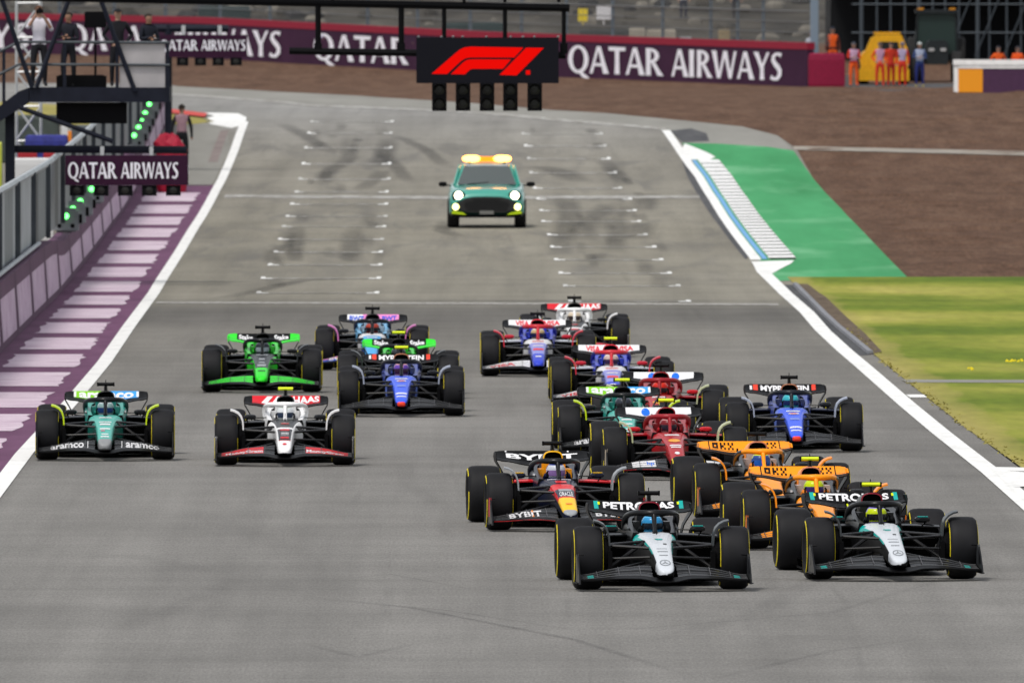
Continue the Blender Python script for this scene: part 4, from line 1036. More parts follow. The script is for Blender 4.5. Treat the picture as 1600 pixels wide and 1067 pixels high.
for sx in (-.85, .85):
    b = MB(); b.tube([(sx * .98, -.12, 1.1), (sx * .9, -.12, 2.75)], .05, 6); b.build('pillar', M_TR, tr)
    b = MB(); wheel(b, sx * 1.05, .9, .9, .55); b.build('wheel', M_TYRE2, tr)
    b = MB(); wheel(b, sx * .9, -1.3, .62, .42); b.build('wheel', M_TYRE2, tr)
    b = MB(); b.box((sx * .75, -.2, 2.92), (.25, .1, .1)); b.build('work_lamp', mat('amber', (.6, .25, .02), .4), tr, smooth=False)
    b = MB(); b.box((sx * .28, -1.93, 1.3), (.22, .06, .12)); b.build('headlight', mat('lamp_glass', (.4, .4, .4), .2), tr, smooth=False)
# dark scaffold stand behind
st = obj('scaffold_stand', None, None, (px_at(1330, 850), 850, gz(850)), label='dark covered scaffold stand behind the recovery vehicles', cat='grandstand')
b = MB(); b.box((13, 6, 4.5), (28, .3, 9)); b.build('back_wall', mat('stand_dark', (.006, .007, .009), .9), st, smooth=False)
b = MB(); b.box((13, 2.6, 3.9), (28, 7, .25)); b.build('deck', mat('stand_dark', (.012, .013, .016), .9), st, smooth=False)
b = MB(); b.box((13, -.7, 4.25), (28, .08, .35)); b.build('fascia', mat('stand_fascia', (.05, .065, .085), .7), st, smooth=False)
M_SCAF = mat('scaffold_tube', (.065, .08, .095), .5, .3)
for k in range(22):
    x = .3 + k * .62 + random.uniform(-.15, .15)
    b = MB(); b.tube([(x, -.9, -.2), (x, -.9, 6)], .045 if k % 4 else .09, 6); b.build('scaffold_pole', M_SCAF, st)
for z in (1.3, 2.5, 3.3):
    b = MB(); b.tube([(0, -.95, z), (26, -.95, z)], .035, 6); b.build('scaffold_ledger', M_SCAF, st)
for k in range(10):
    b = MB(); b.tube([(4 + k * 1.2, -1.0, .3), (5.2 + k * 1.2, -1.0, 3.2)], .03, 5); b.build('scaffold_brace', M_SCAF, st)
# ================================================================== RACING CARS
M_CARB = mat('carbon_black', (.0035, .0035, .004), .42, spec=.12)
M_CARBM = mat('carbon_matt', (.004, .004, .0045), .7, spec=.05)
M_CARBG = mat('carbon_gloss', (.005, .005, .0055), .25, spec=.30)
M_EDGE = mat('flap_glint_grey', (.11, .114, .12), .4, spec=.4)  # pale grey paints the highlight along the flap edges
M_DEEP = mat('recess_black', (.0015, .0015, .0015), .95, spec=.0)  # sheenless near-black, puts the dark of recesses into the colour
M_TYRE = mat('tyre_rubber', (.0085, .0085, .0102), .66, var=.25, vscale=5, bump=.05, bscale=60, spec=.22)
M_BAND = mat('tyre_band_yellow', (.72, .58, .015), .6, var=.25, vscale=14)
M_RIM = mat('wheel_cover', (.010, .010, .011), .5, .2, spec=.2)
M_TITAN = mat('bare_metal', (.16, .16, .17), .45, .5)
M_TCY = mat('camera_pod_yellow', (.72, .86, .01), .45)
def paint(h): return mat('paint_' + (h if isinstance(h, str) else str(h)), h, .30, coat=.06, spec=.22)
_SH = {}
def shared(key, fn):
    if key not in _SH: _SH[key] = fn()
    return _SH[key]
def prismx(b, poly, x0, x1, mi=0):
    n = len(poly); vs = [(x0, y, z) for y, z in poly] + [(x1, y, z) for y, z in poly]
    b.add(vs, [tuple(range(n)), tuple(range(n, 2 * n))[::-1]] + [(i, i + n, (i + 1) % n + n, (i + 1) % n) for i in range(n)], mi)

NOSE = [(-1.175, .012, .196, .212), (-1.17, .040, .182, .228), (-1.155, .062, .170, .246), (-1.12, .082, .160, .268), (-1.05, .095, .156, .292), (-.9, .102, .168, .330), (-.6, .112, .203, .400), (-.3, .124, .236, .462), (0, .140, .256, .514),
        (.3, .160, .262, .550), (.6, .184, .254, .578), (.9, .218, .232, .600), (1.1, .250, .210, .611), (1.22, .262, .196, .615)]
def nose_at(y):
    for a, b in zip(NOSE, NOSE[1:]):
        if y <= b[0]:
            t = max(0, (y - a[0]) / (b[0] - a[0])); return tuple(lerp(a[i], b[i], t) for i in (1, 2, 3))
    return NOSE[-1][1:]
NE = .5
def nose_top(x, y, lift=.004):
    w_, zb, zt = nose_at(y); c = min(.995, (abs(x) / w_)) ** (1 / NE); s = math.sqrt(1 - c * c)
    return (x, y - lift * .5, (zb + zt) / 2 + (zt - zb) / 2 * s ** NE + lift)
def sup(w_, zb, zt, y, n=24, e=NE, cx=0):
    out = []
    for k in range(n):
        a = 2 * math.pi * (k + .5) / n; c, s = math.cos(a), math.sin(a)
        out.append((cx + w_ * math.copysign(abs(c) ** e, c), y, (zb + zt) / 2 + (zt - zb) / 2 * math.copysign(abs(s) ** e, s)))
    return out

def fw_surf(x, v):
    a = abs(x)
    yle = -1.20 + .10 * sm(.1, .5, a) + .22 * sm(.4, .97, a)
    ch = lerp(.60, .46, sm(.15, .97, a))
    zle = .115 + .035 * sm(.08, .30, a) - .030 * sm(.45, .95, a)
    zte = .272 - .020 * sm(.2, .5, a) - .085 * sm(.45, .96, a)
    return (x, yle + ch * v, zle + (zte - zle) * v ** 1.25)
def fw_pt(x, v, l=.008):
    p = fw_surf(x, v); return (p[0], p[1] - l * .6, p[2] + l)
def rw_surf(x, v):
    a = abs(x) / .6
    zle = .712 + .055 * sm(.25, .85, a) + .02 * sm(.85, 1, a)
    zte = .888 - .012 * sm(.86, 1, a)
    y = 3.98 + .40 * v + .03 * sm(.8, 1, a)
    return (x, y, zle + (zte - zle) * (.15 * v + .85 * v ** 1.9))
def rw_pt(x, v, l=.008):
    p = rw_surf(x, v); return (p[0], p[1] - l, p[2] + l * .6)

def tyre_prof(w_, o=0., r0=.0):
    h = w_ / 2
    return [(.232, -.80 * h), (.262, -.95 * h), (.300, -1.0 * h), (.325, -.965 * h), (.344, -.87 * h), (.355, -.74 * h), (.360, -.45 * h), (.361, 0), (.360, .45 * h), (.355, .74 * h), (.344, .87 * h), (.325, .965 * h), (.300, 1.0 * h), (.262, .95 * h), (.232, .80 * h)]
def mesh_tyre(w_):
    b = MB(); b.lathe(tyre_prof(w_), 48); return b.mesh('tyre', M_TYRE, True, 60)
def mesh_band(w_, s_):
    b = MB(); h = w_ / 2
    for s in (s_,):
        for a0, a1 in ((20, 160), (200, 340)):
            pr = [(.306, 1.002 * h), (.316, .990 * h), (.327, .958 * h)]
            n = 30; vs = []; fs = []
            for k in range(n + 1):
                a = R(lerp(a0, a1, k / n))
                vs += [(s * o, r * math.cos(a), r * math.sin(a)) for r, o in [(r + .0015, o + .0025) for r, o in pr]]
            for k in range(n):
                for j in range(2): fs.append((k * 3 + j, k * 3 + j + 1, (k + 1) * 3 + j + 1, (k + 1) * 3 + j))
            b.add(vs, fs)
    return b.mesh('sidewall_band', M_BAND, True, 60)
def mesh_rim(w_):
    b = MB(); h = w_ / 2
    for s in (-1, 1):
        b.lathe([(.0, s * .82 * h), (.06, s * .82 * h), (.08, s * .72 * h), (.19, s * .74 * h), (.228, s * .80 * h), (.236, s * .82 * h), (.236, s * .5 * h)], 32)
    return b.mesh('rim', M_RIM)

M_ARM = mat('suspension_carbon', (.006, .006, .007), .38, spec=.25)
ARMS = [('front_wishbone', 'a1', [(.14, -.12, .47), (.66, .02, .50)], .036, .5), ('front_wishbone', 'a2', [(.17, .42, .53), (.66, .04, .50)], .036, .5),
        ('front_wishbone', 'a3', [(.12, -.10, .27), (.66, -.02, .19)], .040, .5), ('front_wishbone', 'a4', [(.16, .48, .29), (.66, .02, .19)], .032, .5),
        ('push_rod', 'a5', [(.19, .15, .52), (.64, -.03, .21)], .027, .8), ('track_rod', 'a6', [(.13, -.18, .37), (.66, -.12, .35)], .022, .6),
        ('rear_wishbone', 'a7', [(.10, 3.45, .42), (.60, 3.58, .44)], .024, .6), ('rear_wishbone', 'a8', [(.12, 3.75, .42), (.60, 3.62, .44)], .024, .6), ('rear_wishbone', 'a9', [(.12, 3.4, .22), (.60, 3.6, .20)], .024, .6)]
def arm_mesh(nm, pts, r_, fl, s):
    b = MB(); b.tube([(s * x, y, z) for x, y, z in pts], r_, 8, 0, fl); return b.mesh(nm, M_ARM)
def mesh_duct(s, y, x):
    b = MB(); b.lathe([(.0, s * x), (.22, s * x), (.236, s * (x + .03)), (.236, s * (x + .12))], 24, (0, y, .36), 'x')
    b.box((s * (x - .01), y - .17, .30), (.05, .18, .28)); b.box((s * (x - .03), y, .13), (.12, .25, .05)); return b.mesh('brake_duct', M_CARBM, False)
def mesh_floor():
    b = MB()
    b.grid(lambda u, v: (u * (.82 + .18 * sm(0, .25, v) - .35 * sm(.75, 1, v)), 1.02 + 2.75 * v, .055 + .10 * (1 - sm(0, .18, v)) + .16 * sm(.86, 1, v)), frange(-.80, .80, 13), frange(0, 1, 15), .02)
    b.box((0, 2.2, .035), (.30, 2.4, .022))
    b.loft([sup(.13, .10, .40, 3.2, 12), sup(.10, .14, .38, 3.9, 12), sup(.06, .2, .34, 4.3, 12)], True)
    return b.mesh('floor', M_CARBM, False)
def mesh_fence(k, s):
    b = MB()
    if k < 4:
        x, h = ((.30, .24), (.42, .23), (.54, .20), (.66, .17))[k]
        b.grid(lambda u, v: (s * (x + .10 * u * u), 1.0 + .6 * u, .06 + h * v * (1 - .5 * u)), frange(0, 1, 5), [0, 1], .012)
    else: b.grid(lambda u, v: (s * (.77 + .02 * v), 1.5 + 1.5 * u, .06 + .09 * v), frange(0, 1, 5), [0, 1], .012)
    return b.mesh('floor_fence', M_DEEP, False)
def mesh_deep(s):  # dark block added to blacken the gap below the inlet lip
    b = MB()
    b.loft([[(s * x, y, z) for x, z in ((.20, .06), (.60, .08), (.70, .34), (.72, .54), (.24, .55))] for y in (1.66, 1.715)], True)
    return b.mesh('sidepod_dark_mass', M_DEEP, False)

def build_car(T):
    """T: livery dictionary -> root Empty with all parts"""
    P = {k: (v if not isinstance(v, (str, tuple)) else paint(v)) for k, v in T['pal'].items()}
    P.setdefault('carbon', M_CARB); P['deep'] = M_DEEP; P['gloss'] = M_CARBG
    keys = list(P); mats = [P[k] for k in keys]; KI = {k: i for i, k in enumerate(keys)}
    root = obj('racing_car', None, None)
    # wheels
    for nm, x, y, w_ in (('front_tyre', .835, 0, .330), ('front_tyre', -.835, 0, .330), ('rear_tyre', .79, 3.6, .42), ('rear_tyre', -.79, 3.6, .42)):
        t = obj(nm, shared(('tyre', w_), lambda: mesh_tyre(w_)), root, (x, y, .36), (random.uniform(0, 6), 0, T.get('steer', 0) * 0 if y else T.get('steer', 0)))
        t.rotation_mode = 'ZYX' if False else 'XYZ'
        for s in (-1, 1): obj('sidewall_band', shared(('band', w_, s), lambda: mesh_band(w_, s)), t)
        obj('rim', shared(('rim', w_), lambda: mesh_rim(w_)), t)
    for nm, key, pts, r_, fl in ARMS:
        for s in (-1, 1): obj(nm, shared((key, s), lambda: arm_mesh(nm, pts, r_, fl, s)), root)
    for s in (-1, 1):
        obj('front_brake_duct', shared(('fbd', s), lambda: mesh_duct(s, 0, .60)), root); obj('rear_brake_duct', shared(('rbd', s), lambda: mesh_duct(s, 3.6, .55)), root)
        obj('sidepod_dark_mass', shared(('deep', s), lambda: mesh_deep(s)), root)
        for k in range(5): obj('floor_fence', shared(('ff', k, s), lambda: mesh_fence(k, s)), root)
    obj('floor', shared('floor', mesh_floor), root)
    # nose and survival cell
    ys = sorted(set([n[0] for n in NOSE] + frange(-1.05, 1.2, 31) + T.get('nose_breaks', [])))
    rings = [sup(*nose_at(y), y) for y in ys]
    b = MB()
    def ncol(a, i):
        ang = 2 * math.pi * (i + 1) / 24; s, c = math.sin(ang), math.cos(ang)
        return KI[T['nose']((ys[a] + ys[a + 1]) / 2, s, c)]
    b.loft(rings, True, ncol, (KI[T['nose'](-1.2, 1, 0)], KI['carbon'])); nose = b.build('nose', mats, root, ang=60)
    for (s, x0, x1, y0, y1, key) in T.get('nose_text', []):
        if s == '-': bb = MB(); bb.grid(lambda u, v: nose_top(lerp(x0, x1, u), lerp(y0, y1, v), .005), frange(0, 1, 5), [0, 1], .002)
        elif s == 'O':
            bb = MB(); n = 24
            f = lambda r, k: nose_top((x0 + x1) / 2 + r * (x1 - x0) / 2 * math.cos(2 * math.pi * k / n), (y0 + y1) / 2 + r * (y1 - y0) / 2 * math.sin(2 * math.pi * k / n), .005)
            bb.add([f(1, k) for k in range(n)], [tuple(range(n))])
        elif s == '*':
            bb = MB(); n = 24
            f = lambda r, t: nose_top((x0 + x1) / 2 + r * (x1 - x0) / 2 * math.sin(t), (y0 + y1) / 2 + r * (y1 - y0) / 2 * math.cos(t), .005)
            for k in range(n):
                a, c = 2 * math.pi * k / n, 2 * math.pi * (k + 1) / n
                bb.add([f(1, a), f(1, c), f(.86, c), f(.86, a)], [(0, 1, 2, 3)])
            for k in range(3):
                a = 2 * math.pi * k / 3; bb.add([f(.14, a - 1), f(.14, a + 1), f(.86, a)], [(0, 1, 2)])
        else: bb = word(s, lambda u, v: nose_top(lerp(x0, x1, u), lerp(y0, y1, v), .005))
        bb.build('lettering' if s not in 'O-*' else 'emblem', P[key], nose, smooth=False)
    # cockpit sides (U section)
    b = MB(); rings = []
    for y, wo, wi, zr in ((1.16, .262, .18, .615), (1.35, .275, .20, .638), (1.6, .29, .215, .67), (1.9, .305, .215, .715), (2.15, .31, .20, .75), (2.3, .29, .16, .77)):
        L = [(-wo * .9, .14), (-wo * 1.02, .45), (-wo, zr - .06), (-wo * .94, zr), (-wi, zr - .005), (-wi * .96, .46), (wi * .96, .46), (wi, zr - .005), (wo * .94, zr), (wo, zr - .06), (wo * 1.02, .45), (wo * .9, .14)]
        rings.append([(x, y, z) for x, z in L])
    def ccol(a, i): return KI['tub'] if i in (1, 2, 3, 7, 8, 9) else (KI['carbon'])
    b.loft(rings, True, ccol, (KI['carbon'], KI['carbon'])); tub = b.build('cockpit', mats, root, ang=50)
    if T.get('tub_patch'):
        b = MB()
        for s in (-1, 1): b = MB(); b.box((s * .285, 1.50, .650), (.02, .13, .035), 0); b.build('cockpit_flash', P[T['tub_patch']], tub, smooth=False)
    b = MB()
    for s in (-1, 1): b.loft([[(s * (x), y, z) for x, z in ((.125, .56), (.205, .56), (.205, .725), (.14, .725))] for y in (1.62, 2.1)], True)
    b.box((0, 2.06, .69), (.3, .1, .2)); b.build('headrest', P.get('headrest', M_CARBM), tub, smooth=False)
    b = MB(); b.box((0, 1.33, .555), (.22, .05, .10)); b.tube([(-.12, 1.35, .55), (-.13, 1.34, .585), (-.09, 1.33, .61)], .016, 6); b.tube([(.12, 1.35, .55), (.13, 1.34, .585), (.09, 1.33, .61)], .016, 6)
    b.build('steering_wheel', M_CARBM, root)
    # engine cover and airbox
    b = MB(); sec = [(2.16, .118, .62, .936), (2.3, .135, .60, .942), (2.6, .15, .5, .92), (3.0, .14, .42, .86), (3.5, .10, .35, .70), (4.1, .055, .32, .50)]
    b.loft([sup(w_, zb, zt, y, 20, .75) for y, w_, zb, zt in sec], True, KI['cover'], (KI['carbon'], KI['carbon'])); b.build('engine_cover', mats, root, ang=60)
    b = MB()
    ro = sup(.128, .745, .945, 2.13, 20, .75); ri = sup(.113, .757, .930, 2.122, 20, .75); rb_ = sup(.108, .76, .926, 2.155, 20, .75); ro2 = sup(.122, .74, .941, 2.20, 20, .75)
    b.loft([ro2, ro, ri, rb_], True, KI['airbox'], (KI['airbox'], KI['airbox'])); ab = b.build('airbox', mats, root, ang=60)
    b = MB(); b.add(sup(.110, .758, .928, 2.136, 20, .75), [tuple(range(20))]); b.build('airbox_opening', M_DEEP, ab, smooth=False)
    # sidepods
    for s in (-1, 1):
        b = MB(); sec = [(1.62, .26, .74, .545, .575), (1.72, .24, .75, .32, .592), (2.2, .22, .74, .16, .57), (2.8, .18, .60, .12, .50), (3.3, .12, .38, .12, .40), (3.8, .06, .2, .2, .32)]
        b.loft([[(s * q[0], q[1], q[2]) for q in sup((xb - xa) / 2, zb, zt, y, 16, .55, (xa + xb) / 2)] for y, xa, xb, zb, zt in sec[1:]], True, KI['side'], (KI['deep'], KI['carbon']))
        pod = b.build('sidepod', mats, root, ang=60)
        b = MB(); b.grid(lambda u, v: (s * lerp(.25, .755, u), 1.60 + .10 * v + .10 * u * u, .568 + .018 * v - .02 * u * u), frange(0, 1, 6), [0, .5, 1], .018); b.build('inlet_lip', P['lip'], pod)
        b = MB(); X = s * .50
        b.loft([[(X + q[0] * .95, q[1], q[2]) for q in sup(w_, .655 - h, .655 + h, y, 12, .7)] for y, w_, h in ((1.13, .05, .016), (1.16, .090, .036), (1.24, .095, .038), (1.28, .09, .032))], True)
        mir = b.build('mirror', P['mirror'], root)
        b = MB(); b.tube([(s * .27, 1.28, .645), (X, 1.24, .64)], .008, 6); b.tube([(X + s * .05, 1.25, .63), (X + s * .04, 1.62, .575)], .009, 6); b.build('mirror_stay', M_CARB, mir)
        if T.get('mirror_stripe'):
            b = MB(); b.box((X, 1.175, .690), (.12, .05, .008), 0); b.build('mirror_stripe', P[T['mirror_stripe']], mir, smooth=False)
        # wheel deflector
        b = MB(); path = [(.60, .10), (.595, .30), (.592, .50), (.600, .62), (.625, .69), (.665, .735), (.72, .765), (.775, .778)]
        b.grid(lambda u, v: (s * path[int(u)][0], -.20 + .03 * (u / 7) + v * (.26 - .02 * u), path[int(u)][1] + .015 * v), list(range(8)), [0, .5, 1], .020, lambda u, v: (KI['winglet'] if u > T.get('wl0', 2) else KI['carbon']))
        b.build('wheel_deflector', mats, root, ang=70)
    # halo
    hp = [(.285, 2.10, .650), (.295, 1.98, .715), (.292, 1.82, .768), (.276, 1.62, .806), (.238, 1.46, .826), (.17, 1.34, .834), (.09, 1.275, .832), (0, 1.25, .830)]
    b = MB(); full = [(-x, y, z) for x, y, z in hp] + hp[::-1][1:]
    rr = [.042, .040, .037, .036, .037, .040, .045, .052]
    b.tube(full, rr + rr[::-1][1:], 10, lambda a, i: (KI['halo_top'] if 4 <= a <= 9 else KI['halo']), .85)
    b.tube([(0, 1.262, .822), (0, 1.20, .755), (0, 1.10, .665), (0, 1.02, .60)], [.036, .027, .025, .032], 8, KI['halo_top'], 1.5)
    b.build('halo', mats, root, ang=70)
    # T camera
    b = MB(); b.loft([[(x, y, z) for x, z in ((-.03 * k, .93), (.03 * k, .93), (.022 * k, 1.02), (-.022 * k, 1.02))] for y, k in ((2.20, .5), (2.25, 1), (2.36, .5))], True, 1)
    b.loft([[(x, 2.27 + math.cos(t) * .038, 1.036 + math.sin(t) * .027) for t in [2 * math.pi * k / 10 for k in range(10)]] for x in (-.125, -.122, .122, .125)], True, 0)
    for sx in (-.118, .118): b.box((sx, 2.27, 1.036), (.02, .079, .057), 1)
    b.tube([(.0, 2.3, 1.06), (0, 2.3, 1.10)], .006, 5, 1)
    me = b.mesh('camera_pod', [M_CARB, M_CARB]); _SH[('tc', T['name'], 0)] = me
    obj('camera_pod', me, root)
    b = MB(); b.tube([(.0, .72, .60), (0, .71, .715)], .005, 5); b.box((0, .71, .715), (.012, .05, .012)); b.build('pitot_tube', M_CARB, root)
    # front wing
    fw0 = T.get('fw', lambda x, e: 'carbon')
    fwb = lambda x, e: ('gloss' if fw0(x, e) == 'carbon' and e in (1, 3) else fw0(x, e))
    wing = None
    for e, (v0, v1) in enumerate(((0, .34), (.37, .57), (.60, .78), (.81, 1.0))):
        us = sorted(set(frange(-.965, .965, 41) + T.get('fw_breaks', [])))
        b = MB()
        if e == 0: b.grid(fw_surf, us, frange(v0, v1, 5), .014, lambda u, v: KI[fwb(u, 0)])
        else:
            uu = [u for u in us if u < -.125]; b.grid(fw_surf, uu, frange(v0, v1, 4), .011, lambda u, v: KI[fwb(u, e)]); b.build('flap', mats, wing, ang=60)
            b = MB(); uu = [u for u in us if u > .125]; b.grid(fw_surf, uu, frange(v0, v1, 4), .011, lambda u, v: KI[fwb(u, e)])
        o = b.build(('front_wing' if e == 0 else 'flap'), mats, root if wing is None else wing, ang=60)
        if wing is None: wing = o
        for s in (-1, 1):
            b = MB(); b.tube([fw_pt(s * x, v1, .007) for x in frange(.14, .955, 16)], .0045, 5); b.build('flap_edge_glint', M_EDGE, wing)
    for s in (-1, 1):
        b = MB(); ep = [(-1.02, .085), (-.30, .085), (-.27, .20), (-.30, .31), (-.37, .385), (-.48, .41), (-.62, .39), (-.78, .29), (-.92, .19), (-1.0, .13)]
        prismx(b, ep, s * .968, s * .985); e_ = b.build('endplate', P['endplate'], wing, smooth=False)
        b = MB(); b.box((s * .990, -.60, .092), (.035, .62, .010)); b.tube([(s * .96, -.45, .40), (s * .90, -.48, .405)], .008, 5); b.build('footplate', M_CARB, e_, smooth=False)
        if 'ep_patch' in P:
            b = MB(); pp_ = [(-.60, .18), (-.42, .18), (-.40, .30), (-.46, .40), (-.54, .42), (-.62, .36)]; prismx(b, pp_, s * .9852, s * .988); prismx(b, pp_, s * .965, s * .9678); b.build('endplate_flash', P['ep_patch'], e_, smooth=False)
        for x in (.28, .52, .76):
            b = MB(); c_ = fw_surf(x, .36); d_ = fw_surf(x, .99)
            b.grid(lambda u, v: (s * x, lerp(c_[1], d_[1], u), lerp(c_[2], d_[2], u) + .004 + .02 * v), [0, .5, 1], [0, 1], .006); b.build('flap_bracket', M_TITAN, wing, smooth=False)
    for (s, x0, x1, v0, v1, key) in T.get('fw_text', []):
        (word(s, lambda u, v: fw_pt(lerp(x0, x1, u), lerp(v0, v1, v)), .03) if s != '-' else MB().grid(lambda u, v: fw_pt(lerp(x0, x1, u), lerp(v0, v1, v), .007), frange(0, 1, 6), [0, .5, 1], .003)).build('lettering' if s != '-' else 'flap_mark', P[key], wing, smooth=False)
    # rear wing
    rwf = T.get('rw', lambda x, v: 'carbon')
    us = sorted(set(frange(-.6, .6, 37) + T.get('rw_breaks', []))); vs_ = [0, .12, .25, .38, .46]; vf = [.50, .56, .66, .76, .86, .94, 1.]
    b = MB(); b.grid(rw_surf, us, vs_, .014, lambda u, v: KI[rwf(u, v)]); rw = b.build('rear_wing', mats, root, ang=60)
    b = MB(); b.grid(rw_surf, us, vf, .011, lambda u, v: KI[rwf(u, v)]); b.build('flap', mats, rw, ang=60)
    for s in (-1, 1):
        b = MB(); st_ = [(.600, .870, 4.02, 4.42), (.606, .82, 3.98, 4.42), (.596, .76, 3.95, 4.40), (.560, .70, 3.98, 4.38), (.515, .62, 4.02, 4.36), (.485, .50, 4.05, 4.36), (.475, .36, 4.06, 4.36)]
        b.grid(lambda u, v: (s * st_[int(u)][0], lerp(st_[int(u)][2], st_[int(u)][3], v), st_[int(u)][1]), list(range(7)), [0, .5, 1], .014, lambda u, v: KI[T.get('rw_ep', 'carbon')] if u < T.get('rw_epn', 99) else KI['carbon'])
        b.build('endplate', mats, rw, ang=60)
        b = MB(); b.tube([(s * .09, 4.18, .40), (s * .10, 4.22, .62), (s * .10, 4.15, .80)], .014, 6); b.build('pylon', M_CARB, rw)
    b = MB(); b.grid(lambda u, v: (u, 4.12 + .2 * v, .42 + .10 * v * v + .03 * (u / .47) ** 2), frange(-.47, .47, 9), [0, .5, 1], .014); b.build('beam_wing', M_CARB, rw)
    b = MB(); b.grid(lambda u, v: (u, 3.85 + .55 * v, .10 + .22 * v ** 1.5), frange(-.5, .5, 7), frange(0, 1, 5), .02); b.box((0, 4.33, .33), (.06, .05, .16)); b.build('diffuser', M_CARBM, root, smooth=False)
    for (s, x0, x1, v0, v1, key) in T.get('rw_text', []):
        if s == '-': bb = MB(); bb.grid(lambda u, v: rw_pt(lerp(x0, x1, u), lerp(v0, v1, v), .007), frange(0, 1, 6), frange(0, 1, 4), .003)
        elif s == 'O':
            bb = MB(); n = 20; q = [rw_pt((x0 + x1) / 2 + (x1 - x0) / 2 * math.cos(2 * math.pi * k / n), (v0 + v1) / 2 + (v1 - v0) / 2 * math.sin(2 * math.pi * k / n), .009) for k in range(n)]
            bb.add(q, [tuple(range(n))])
        elif s.startswith('#'):
            bb = MB(); rows = s[1:].split('/'); nr = len(rows); nc = max(len(r_) for r_ in rows)
            for j, r_ in enumerate(rows):
                for i, ch in enumerate(r_):
                    if ch == 'x':
                        xa, xb = lerp(x0, x1, i / nc), lerp(x0, x1, (i + .98) / nc); va, vb = lerp(v1, v0, (j + .98) / nr), lerp(v1, v0, j / nr)
                        bb.add([rw_pt(xa, va), rw_pt(xb, va), rw_pt(xb, vb), rw_pt(xa, vb)], [(0, 1, 2, 3)])
        elif s == '/':
            bb = MB(); k = .09; bb.add([rw_pt(x0, v0), rw_pt(x1, v0), rw_pt(x1 + k, v1), rw_pt(x0 + k, v1)], [(0, 1, 2, 3)])
        else: bb = word(s, lambda u, v: rw_pt(lerp(x0, x1, u), lerp(v0, v1, v), .010), .035)
        bb.build('lettering' if s not in '-O/' else 'wing_mark', P[key], rw, smooth=False)
    return root

# ---- liveries
WH = '#e8e8ea'
def two(c): return lambda x, e: c
OKX = '#xxx.x.x.x.x/x.x.xx...x./xxx.x.x.x.x'
def okrow(): return '#xxxxx.x...x.x...x/x...x.x.x.x.x.x.x/x...x.xx..x..x.../x...x.x.x.x.x.x.x/xxxxx.x...x.x...x'
TEAMS = {}
TEAMS['silver'] = dict(name='silver', pal=dict(carbon=M_CARB, top='#cfd4da', teal='#00a8a0', tub='#0e0f11', cover='#0c0d0f', airbox='#7a1024', side='#0d0e10', lip='#111214', mirror='#101113', winglet='#3c4043', halo='#101113', halo_top='#101113', endplate='#131416', ep_patch='#3c3e41', white=WH, grey='#6d7276', yel='#d8e600', headrest='#17181a'),
    nose=lambda y, s, c: ('top' if s > (.5 if y > -.8 else .0) else ('teal' if s > .28 and y > -.35 else 'carbon')) if y < 1.0 else ('teal' if .2 < s < .75 else 'top' if s > .5 else 'carbon'),
    nose_text=[('*', -.062, .062, -1.03, -.80, 'grey'), ('-', -.05, .05, -.60, -.585, 'grey'), ('-', -.06, .06, -.42, -.405, 'grey'), ('-', -.06, .06, -.28, -.27, 'grey'), ('-', -.045, .045, .35, .40, 'teal'), ('-', -.03, .035, .30, .34, 'teal'), ('-', .03, .07, -.02, .02, 'carbon')],
    fw=lambda x, e: 'teal' if (e in (1, 2) and .80 < abs(x) < .87) else 'carbon', fw_breaks=[-.87, -.80, .80, .87],
    rw=lambda x, v: 'teal' if .47 < abs(x) < .52 and v > .5 else 'carbon', rw_breaks=[-.52, -.47, .47, .52], mirror_stripe='teal', tub_patch='grey',
    rw_text=[('PETRONAS', -.415, .415, .60, .95, 'white'), ('-', -.475, -.45, .80, .95, 'yel'), ('-', .45, .475, .80, .95, 'yel'), ('-', -.10, -.08, .2, .45, 'yel')])
TEAMS['bull'] = dict(name='bull', pal=dict(carbon=M_CARB, navy='#141a33', red='#e0262b', yel='#ffc60a', tub='#12172c', cover='#141a33', airbox='#f5b80a', side='#141a33', lip='#d9202a', mirror='#15182a', winglet='#8d9196', halo='#17181b', halo_top='#17181b', endplate='#16181c', ep_patch='#d01e2a', white=WH, grey='#9a9ea3', orange='#f08a1a', headrest='#e8960c'),
    nose_breaks=[-1.08, -.50, -.44, 0., .45], nose=lambda y, s, c: 'navy' if s < .25 else ('grey' if y < -1.08 else 'yel' if y < -.50 else 'red' if s < .6 and y < .6 else ('red' if y < -.44 else 'navy' if y < 0 else 'red' if y < .45 else 'navy')),
    nose_text=[('ORACLE', -.085, .085, -.44, -.20, 'white'), ('-', -.08, .08, -.16, -.02, 'grey'), ('-', -.07, .07, .55, .8, 'red'), ('-', -.15, .15, 1.0, 1.06, 'white'), ('-', -.04, .04, -.86, -.80, 'orange')], mirror_stripe='yel', tub_patch='white',
    fw_text=[('BYBIT', -.74, -.34, .42, .93, 'white'), ('BYBIT', .34, .74, .42, .93, 'white'), ('-', -.46, -.44, .4, 1., 'orange'), ('-', .62, .64, .4, 1., 'orange'), ('-', -.95, -.2, .0, .03, 'red'), ('-', .2, .95, .0, .03, 'red')],
    rw_text=[('BYBIT', -.46, .46, .52, .84, 'white'), ('O', -.47, -.445, .92, .99, 'white'), ('O', .33, .355, .92, .99, 'white')])
